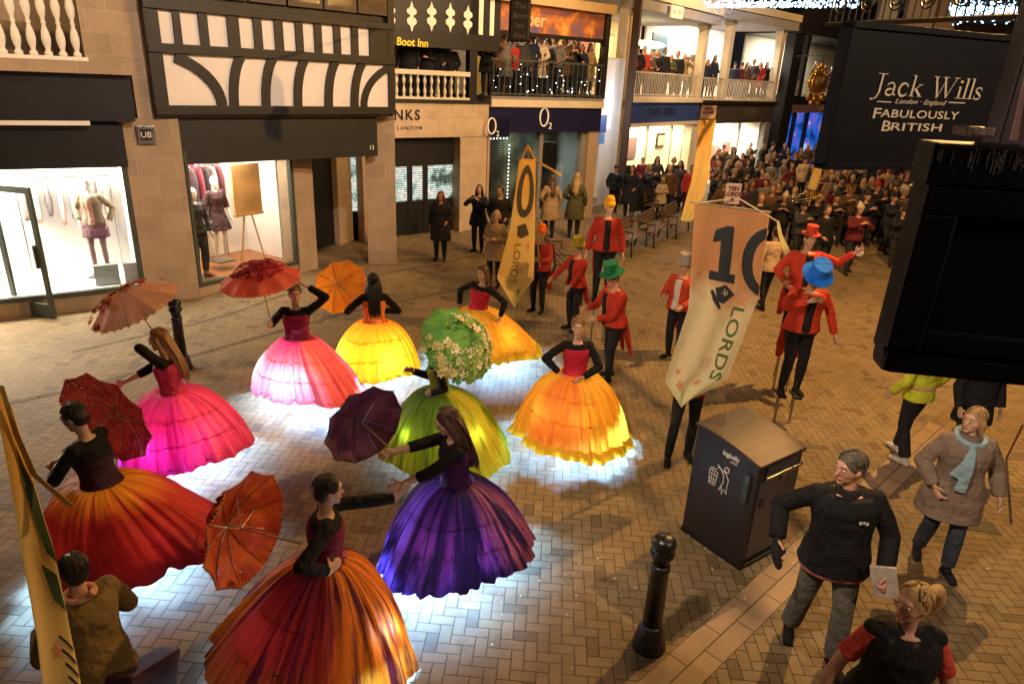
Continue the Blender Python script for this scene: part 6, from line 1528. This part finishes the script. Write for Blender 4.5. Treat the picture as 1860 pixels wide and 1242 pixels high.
# iron post and black panelled box in front
pt_ = at(1822, 0, 2.35); bt_ = at(1820, 262, 2.35)
po = thing('sign_post', 'dark purplish square iron post rising behind the black panelled board', 'post'); wpo = .085
PO = M((.05, .038, .06), .4, .4, 4, .1)
MB().box((bt_.x, 2.35, (pt_.z+bt_.z)/2+.3), (wpo, wpo, pt_.z-bt_.z+.9)).build('post', PO, po, bevel=.008)
tag(po, None, None)
MB().box((at(1768, 236, 2.3).x+.0, 2.3, at(1768, 238, 2.3).z), (.09, .08, .03)).build('bracket_foot', M((.10, .06, .05), .5, .5, 20, .4), po, bevel=.006)
X_ = at(1680, 262, 1.72); XF = Fr(X_.x, X_.y, -9)
zx1 = XF.uz(1700, 258)[1]; zx0 = XF.uz(1600, 662)[1]; ul = XF.uz(1682, 340)[0]
xb = thing('black_panelled_board', 'big black wooden panelled sign board with worn top edge at the right', 'sign board')
XM = matt_black('black_gloss_wood', (.004, .0045, .009), .12)
XF.part('board', XM, xb, ul, ul+.75, zx0+.03, zx1-.02, -.09, 0, .006)
XF.part('top_moulding', XM, xb, ul-.01, ul+.75, zx1-.10, zx1, -.1, .018, .008)
XF.part('bottom_moulding', XM, xb, ul+.004, ul+.75, zx0-.02, zx0+.055, -.095, .012, .02)
XF.part('stile', XM, xb, ul, ul+.085, zx0+.055, zx1-.17, -.09, .016, .006); XF.part('top_rail', XM, xb, ul, ul+.75, zx1-.17, zx1-.10, -.09, .0155, .006); XF.part('bottom_rail', XM, xb, ul+.085, ul+.75, zx0+.055, zx0+.11, -.09, .0155, .006)
tagd = M((.09, .075, .09), .8, .6, 60, .6, 120)
rnd = random.Random(5); mb = MB()
for i in range(70):
    u_ = ul+rnd.uniform(0, .5); l_ = abs(rnd.gauss(0, .018)); XF.box(mb, u_, u_+rnd.uniform(.001, .004), zx1-.004-l_-.03, zx1-.004-rnd.uniform(0, .02), .018, .0188)
tag(mb.build('paint_wear', tagd, xb), kind='stuff')
pk_ = at(1852, 190, 1.9); MB().tube([at(1872, 120, 2.1), at(1858, 252, 2.1)], [.01, .032], 10).build('pale_bracket', M((.45, .3, .38), .6), po)

# ------------------------------------------------------------------ shop window mannequins
def mannequin(label, loc, yaw, parts, h=1.75, P=None):
    r_, b_, k_ = person(label, loc, yaw, h, P or {}, parts, fem=True, skin=(.75, .68, .62), face=False, vox=.011, simple=True); r_.name = 'mannequin'; r_['category'] = 'mannequin'
    for o in r_.children:
        if o.name.startswith('body'): o.name = 'body'
    MB().box((0, 0, -.02), (.4, .4, .03)).build('stand', METAL, r_); return r_
u_ = A.uz(176, 430, -.55)[0]
mannequin('mannequin in leopard jacket and short skirt in the far left white window', A.P(u_, .5, -.55), 33+180-20, [('jacket', (.20, .16, .10), g_coat(.018, -.06, .05)), ('blouse_front', (.45, .26, .2), g_front), ('skirt', (.14, .08, .08), lambda b, m: (b.torso(m, .02, -.26, .02, .1))), ('tights', (.32, .2, .2), lambda b, m: b.legs(m, -.01))], 1.78, dict(RH=(.24, .0, .95), LH=(-.24, .0, .95), hz=.93))
tag(A.part('display_board', M((.3, .35, .38), .6, .4, 14), None, u_-.15, u_+.25, .36, .72, -.4, -.3), 'small picture board leaning at the foot of the leopard jacket mannequin', 'board')
tag(A.part('display_board', M((.38, .33, .33), .6, .4, 14), None, u_+.33, u_+.72, .36, .72, -.4, -.3), 'small picture board under the far left window beside the stone pier', 'board')
mannequin('mannequin in black jacket and dark trousers in the timber shop window', B.P(.36, .27, -.45), 57+180, [('trousers', (.02, .022, .025), g_trousers(.02)), ('jacket', (.04, .035, .03), g_coat(.02, -.08)), ('shoes', (.3, .1, .05), g_shoes)], 1.75)
mannequin('mannequin in patterned fringed dress in the timber shop window', B.P(1.0, .45, -.7), 57+180, [('dress', (.06, .03, .035), lambda b, m: (b.torso(m, .02, -.3, .46, .25), b.sleeves(m, .02, .6)))], 1.7)
ez = thing('display_easel', 'wooden easel holding a brown framed picture in the timber shop window', 'easel')
EW = M((.5, .3, .12), .5, .2)
for a0, a1 in (((1.35, .25, -.5), (1.6, 1.7, -.6)), ((1.92, .25, -.5), (1.65, 1.7, -.6)), ((1.63, .25, -.95), (1.63, 1.6, -.62))): MB().tube([B.P(*a0), B.P(*a1)], .018, 6).build('leg', EW, ez)
B.part('picture', M((.50, .27, .10), .5, .8, 1.3), ez, 1.32, 1.98, 1.35, 2.35, -.58, -.54); B.part('picture_frame', EW, ez, 1.3, 2.0, 1.3, 1.35, -.6, -.52)
rnd = random.Random(8); gm = {}
for i in range(60):
    m_ = gm.setdefault(i % 3, MB()); m_.ball(B.P(rnd.uniform(.15, 1.3), rnd.uniform(2.35, 2.72), rnd.uniform(-1.2, -.7)), rnd.uniform(.03, .07), seg=6, rg=4)
for i, c__ in enumerate(((.6, .15, .4), (.5, .05, .08), (.5, .3, .6))): tag(gm[i].build('paper_flowers', M(c__, .7), None), ('pink', 'crimson', 'lilac')[i]+' paper blossoms hanging at the top of the timber shop window', 'paper flowers', kind='stuff')

# clothes rails in the two windows
def rail_of_clothes(label, fr, u0, u1, z, d, cols, dz=.9):
    r_ = thing('clothes_rail', label, 'clothes rail'); MB().tube([fr.P(u0, z, d), fr.P(u1, z, d)], .015, 6).build('rail', METAL, r_)
    for uu in (u0, u1): MB().tube([fr.P(uu, .35, d), fr.P(uu, z, d)], .014, 6).build('upright', METAL, r_)
    n = len(cols)
    for i, c_ in enumerate(cols):
        u_ = u0+(i+.5)*(u1-u0)/n; L_ = dz*rnd.uniform(.75, 1.1); m_ = MB()
        secs = [(fr.P(u_, z-.04-L_*t_, d), .05+.012*math.sin(t_*9+i), .16+.09*min(1, t_*4), fr.u, fr.n) for t_ in (0, .1, .3, .6, .85, 1)]
        m_.loft(secs, 12); m_.build('garment', M(c_, .8, .5, 12, .4, 40), r_, smooth=True)
rail_of_clothes('rail of pale and grey clothes behind the open glass door', A, upl-3.3, upl-2.2, 1.9, -1.0, [(.5, .45, .4), (.2, .2, .2), (.6, .5, .45), (.1, .12, .14), (.4, .2, .15), (.55, .5, .5), (.25, .22, .2)])
rail_of_clothes('rail of light dresses at the back of the far left white window', A, upl-1.75, upl-.25, 2.15, -1.5, [(.3, .2, .18), (.5, .42, .36), (.12, .1, .1), (.45, .3, .28), (.25, .25, .28), (.5, .45, .42), (.1, .07, .07), (.38, .3, .2)], .8)
rail_of_clothes('rail of dark glittery clothes at the middle of the timber shop window', B, .75, 1.5, 2.3, -1.2, [(.05, .03, .04), (.2, .03, .05), (.03, .03, .04), (.3, .2, .2), (.08, .02, .03)])
# ------------------------------------------------------------------ crowds
COLN = {'black': (.012, .012, .014), 'navy': (.015, .02, .045), 'charcoal': (.04, .04, .045), 'brown': (.10, .055, .03), 'grey': (.14, .13, .13), 'tan': (.30, .20, .11), 'red': (.35, .03, .03), 'olive': (.07, .07, .03), 'maroon': (.12, .015, .025), 'cream': (.5, .42, .32), 'purple': (.07, .03, .09), 'blue': (.04, .08, .2)}
HAIRN = {'dark': (.015, .01, .008), 'brown': (.07, .035, .018), 'fair': (.35, .22, .1), 'grey': (.25, .23, .21), 'auburn': (.16, .05, .02)}
VX = .016
def proto(P, fem, hem, hair, extra=(), bulk=1.15, legc=(.02, .02, .028)):
    parts = [('trousers', legc, g_trousers(.010)), ('coat', (.1, .1, .1), g_coat(.022, hem, .10)), ('shoes', (.012, .012, .012), g_shoes)]+list(extra)
    r_, b_, k_ = person('x', (0, 0, -50), 0, 1.70, P, parts, fem=fem, hair=hair, vox=VX, face=False, simple=True, bulk=bulk); return r_
PROTO = [
    proto(dict(RH=(.26, .10, .84), LH=(-.26, .08, .84)), False, -.16, 'short'),
    proto(dict(RH=(.10, .30, 1.38), LH=(-.08, .30, 1.36), head=(0, -6, 0)), True, -.25, 'long'),
    proto(dict(RH=(.12, .22, 1.08), LH=(-.12, .24, 1.12), head=(15, 4, 0)), True, -.32, 'bob'),
    proto(dict(RH=(.18, .16, .98), LH=(-.18, .16, .98), head=(-25, 2, 0), RF=(.14, .05, 0)), False, -.12, 'short', bulk=1.15),
    proto(dict(RH=(.06, .36, 1.30), LH=(-.16, .22, 1.28), RF=(.1, .2, 0), LF=(-.1, -.16, 0)), False, -.10, 'short', [('santa_hat', (.5, .05, .04), lambda b, m: (m.ball(b.H+b.hu*.05, (.095, .11, .08), b.HM), m.tube([b.H+b.hu*.09, b.H+b.hu*.15-b.hf*.08, b.H+b.hu*.06-b.hf*.16], [.07, .045, .02], 8, round_=True)))]),
    proto(dict(RH=(.24, .12, .9), LH=(-.24, .1, .9), head=(0, 6, 0)), False, -.14, 'short', [('woolly_hat', (.1, .1, .1), beanie)]),
    proto(dict(RH=(.26, .02, .86), LH=(-.22, .20, 1.0)), True, -.42, 'long'),
]
ORD = ['first', 'second', 'third', 'fourth', 'fifth', 'sixth', 'seventh', 'eighth', 'ninth', 'tenth', 'eleventh', 'twelfth', 'thirteenth', 'fourteenth', 'fifteenth', 'sixteenth', 'seventeenth', 'eighteenth', 'nineteenth', 'twentieth']
def ordn(i): return ORD[i] if i < 20 else ('twenty-'+ORD[i-20] if i < 29 else ('thirtieth' if i == 29 else 'thirty-'+ORD[i-30] if i < 39 else 'fortieth' if i == 39 else 'forty-'+ORD[i-40]))
KIDS = {}
def bystander(pi, loc, yaw, col, hairn, label, group, h=1.0, hatc=None, legc=None):
    src = PROTO[pi]
    if pi not in KIDS: KIDS[pi] = [o for o in COL.objects if o.parent == src]
    r_ = src.copy(); COL.objects.link(r_); r_.location = loc; r_.rotation_euler = (0, 0, R(yaw)); r_.scale = (h, h, h); r_['label'] = label; r_['group'] = group
    for o in KIDS[pi]:
        c_ = o.copy(); c_.modifiers.clear(); COL.objects.link(c_); c_.parent = r_; nm = o.name.split('.')[0]
        if nm == 'coat': c_.color = (*COLN[col], 1)
        elif nm == 'hair': c_.color = (*HAIRN[hairn], 1)
        elif nm == 'santa_hat': c_.color = rnd.choice(((.30, .03, .025, 1), (.02, .02, .025, 1), (.45, .35, .28, 1), (.03, .02, .02, 1)))
        elif nm == 'woolly_hat': c_.color = (*(hatc or rnd.choice(((.02, .02, .03), (.06, .05, .05), (.03, .03, .05), (.10, .08, .06)))), 1)
        elif nm == 'trousers' and legc: c_.color = (*legc, 1)
        elif nm == 'body': t_ = rnd.uniform(.55, .9); c_.color = (SKIN[0]*t_*1.1, SKIN[1]*t_, SKIN[2]*t_, 1)
    return r_
rnd = random.Random(21); DK = ['black', 'navy', 'charcoal', 'brown', 'black', 'grey', 'olive', 'maroon', 'black', 'tan', 'purple', 'charcoal', 'black', 'navy', 'brown', 'charcoal']
KIND = ['short haired', 'phone-raising', 'bobbed', 'stout', 'festive-capped', 'woolly-hatted', 'long haired']
def crowd(items, where, group, z=None):  # one object per onlooker
    """items: (px, py of head top, proto, coat colour, hair, yaw, scale)"""
    items = sorted(items, key=lambda t: t[0])
    for i, (px, py, pi, col, hn, yw, sc) in enumerate(items):
        h_ = 1.70*sc
        if z is None: g_ = gp(px, py, h_); loc = V(g_.x, g_.y, 0)
        else:
            fr, zf, d_ = z; u_ = fr.uz(px, py, d_)[0]; loc = fr.P(u_, zf, d_)
        bystander(pi, loc, yw, col, hn, '%s person in %s coat, %s from left %s' % (KIND[pi], col, ordn(i), where), group, sc)
hn_ = list(HAIRN)
def R_(px, py, col=None, pi=None, yw=None, sc=None): return (px, py, pi if pi is not None else rnd.choice([0, 1, 2, 3, 5, 6]), col or rnd.choice(DK), rnd.choice(hn_), yw if yw is not None else 180+rnd.uniform(-40, 40), sc or rnd.uniform(.90, 1.08))
# the few who stand apart
bystander(6, gpv(800, 472), 172, 'black', 'auburn', 'person with long auburn hair in dark jacket walking alone past lit blinds', 'onlookers by the shops', .98)
bystander(1, gpv(868, 456), 165, 'navy', 'brown', 'person in navy coat photographing, left of the pair before the stone pier', 'onlookers by the shops', 1.0)
bystander(3, gpv(905, 468), 175, 'black', 'dark', 'person in black coat at the right of the pair before the stone pier', 'onlookers by the shops', 1.05)
bystander(2, gpv(897, 520), 160, 'tan', 'fair', 'person in patterned tan coat nearest the narrow yellow banner', 'onlookers by the shops', .97)
bystander(6, gpv(996, 432), 20, 'tan', 'brown', 'person in long tan coat seen from behind at the phone shop window, on the left', 'onlookers by the shops', 1.04)
bystander(6, gpv(1040, 432), -10, 'olive', 'fair', 'person in long olive coat at the phone shop window beside the stone pier', 'onlookers by the shops', 1.08)
crowd([R_(1120, 300, 'navy'), R_(1136, 285, 'black'), R_(1150, 300, 'navy', 6), R_(1180, 298), R_(1205, 322, 'cream', 2, None, .8), R_(1218, 300, 'brown'), R_(1238, 292), R_(1258, 300, 'red'), R_(1225, 285), R_(1168, 286), R_(1195, 284)], 'outside the cafe window', 'crowd outside the cafe')
its = []
for row, (y0, n, x0, x1) in enumerate(((262, 10, 1296, 1425), (277, 10, 1290, 1440), (292, 9, 1300, 1430), (308, 8, 1300, 1425), (330, 6, 1300, 1420))):
    for i in range(n): its.append(R_(x0+(x1-x0)*(i+.5)/n+rnd.uniform(-10, 10), y0+rnd.uniform(-8, 8), None, None, 180+rnd.uniform(-90, 90)))
crowd(its, 'outside the brightest shop', 'crowd before the bright shop')
crowd([R_(1432, 268), R_(1447, 276, 'black'), R_(1456, 268), R_(1470, 262), R_(1484, 260), R_(1500, 256), R_(1511, 262), R_(1464, 284, 'cream', 5), R_(1494, 280, 'black'), R_(1507, 286), R_(1440, 296), R_(1478, 300)], 'outside the blue shop', 'crowd before the blue lit shop')
its = []
for row, (y0, n) in enumerate(((292, 7), (306, 8), (320, 7), (332, 6))):
    for i in range(n): its.append(R_(1512+165*(i+.5)/n+rnd.uniform(-11, 11), y0+rnd.uniform(-7, 7), None, None, rnd.choice((0, 180))))
crowd(its, 'below the hanging sign', 'distant crowd below the sign')
band = [R_(1385, 350, 'black', 0), R_(1462, 368, 'charcoal', 4, 190), R_(1522, 350, 'black', 4, 170), R_(1578, 348, 'navy', 4, 185), R_(1612, 340, 'black', 5), R_(1506, 372, 'black', 3), R_(1644, 378, 'black', 4, 170), R_(1416, 330, 'black', 0), R_(1440, 322, 'navy', 5), R_(1396, 325, 'black', 3), R_(1405, 345, 'black', 4, 170), R_(1428, 352, 'black', 4, 150), R_(1446, 340, 'charcoal', 3), R_(1488, 352, 'black', 4, 200), R_(1492, 312, 'maroon', 4, 160), R_(1512, 318, 'tan', 0, 10), R_(1546, 336, 'brown', 4, 170), R_(1596, 332, 'black', 4, 190), R_(1564, 372, 'maroon', 4, 180), R_(1626, 352, 'navy', 4, 200), R_(1655, 365, 'black', 5), R_(1530, 320, 'black', 4, 190), R_(1470, 330, 'navy', 5), R_(1645, 340, 'charcoal', 4)]
crowd(band, 'in the marching band', 'marching brass band')
BRS = M((.6, .42, .15), .25, .2, 8, .05, 60, .9)
for i, (px, py, dx) in enumerate(((1405, 362, 1), (1428, 368, 1), (1488, 368, -1), (1546, 352, -1), (1596, 348, 1), (1626, 368, 1))):
    g_ = gp(px, py, 1.45); e_d = V(dx*.35, -.5, .18); o_ = MB(); a_ = g_+V(0, -.12, .05)
    o_.tube([a_, a_+e_d*.4, a_+e_d*1.25], [.012, .014, .016], 7); o_.tube([a_+e_d*1.25, a_+e_d*1.5], [.02, .09], 12, cap=False); o_.tube([a_+V(0, 0, -.06), a_+e_d*1.1+V(0, 0, -.06)], .012, 6); o_.tube([a_+e_d*1.1+V(0, 0, -.06), a_+e_d*1.18+V(0, 0, -.03), a_+e_d*1.1], .012, 6)
    tag(o_.build('trombone', BRS, None, smooth=True), 'brass slide horn raised by the %s player from the left' % ordn(i), 'trombone', 'brass instruments of the band')
# galleries
crowd([R_(742, 92, 'black', 0), R_(775, 93, 'black', 2), R_(797, 90, 'black', 3), R_(818, 88, 'black', 5)], 'on white balustraded balcony', 'people on the white balcony', (C, 3.6-.1, -.7))
crowd([R_(886+i*15.5, 95, c__) for i, c__ in enumerate(['black', 'brown', 'grey', 'red', 'charcoal', 'navy', 'cream', 'black', 'grey', 'brown', 'black', 'navy', 'tan'])], 'on balcony above navy fascia', 'people on the phone shop balcony', (D, ZBD, -.5))
crowd([R_(895+i*22, 90) for i in range(8)], 'in back row above navy fascia', 'back row on the phone shop balcony', (D, ZBD, -1.1))
crowd([R_(1146+i*12.5, 95, rnd.choice(['tan', 'brown', 'black', 'olive', 'cream', 'red'])) for i in range(10)], 'on gallery over the cafe', 'people on the cafe gallery', (Fz, ZBF, -.5))
crowd([R_(1152+i*20, 92) for i in range(6)], 'in back row over the cafe', 'back row on the cafe gallery', (Fz, ZBF, -1.2))
crowd([R_(1288, 100), R_(1300, 102), R_(1338, 104), R_(1350, 102), R_(1361, 98, 'brown'), R_(1372, 102), R_(1384, 104, 'red'), R_(1396, 106), R_(1410, 104, 'maroon')], 'on gallery over dark fascia', 'people on the farther gallery', (G, ZBG, -.5))
crowd([R_(1484, 108), R_(1502, 108), R_(1515, 110), R_(1526, 110), R_(1538, 110)], 'on the farthest gallery', 'people on the farthest gallery', (Hn, zh1+.4, -.5))
bake_all()
for r_ in PROTO:
    for o in [o for o in COL.objects if o.parent == r_]: bpy.data.objects.remove(o)
    bpy.data.objects.remove(r_)
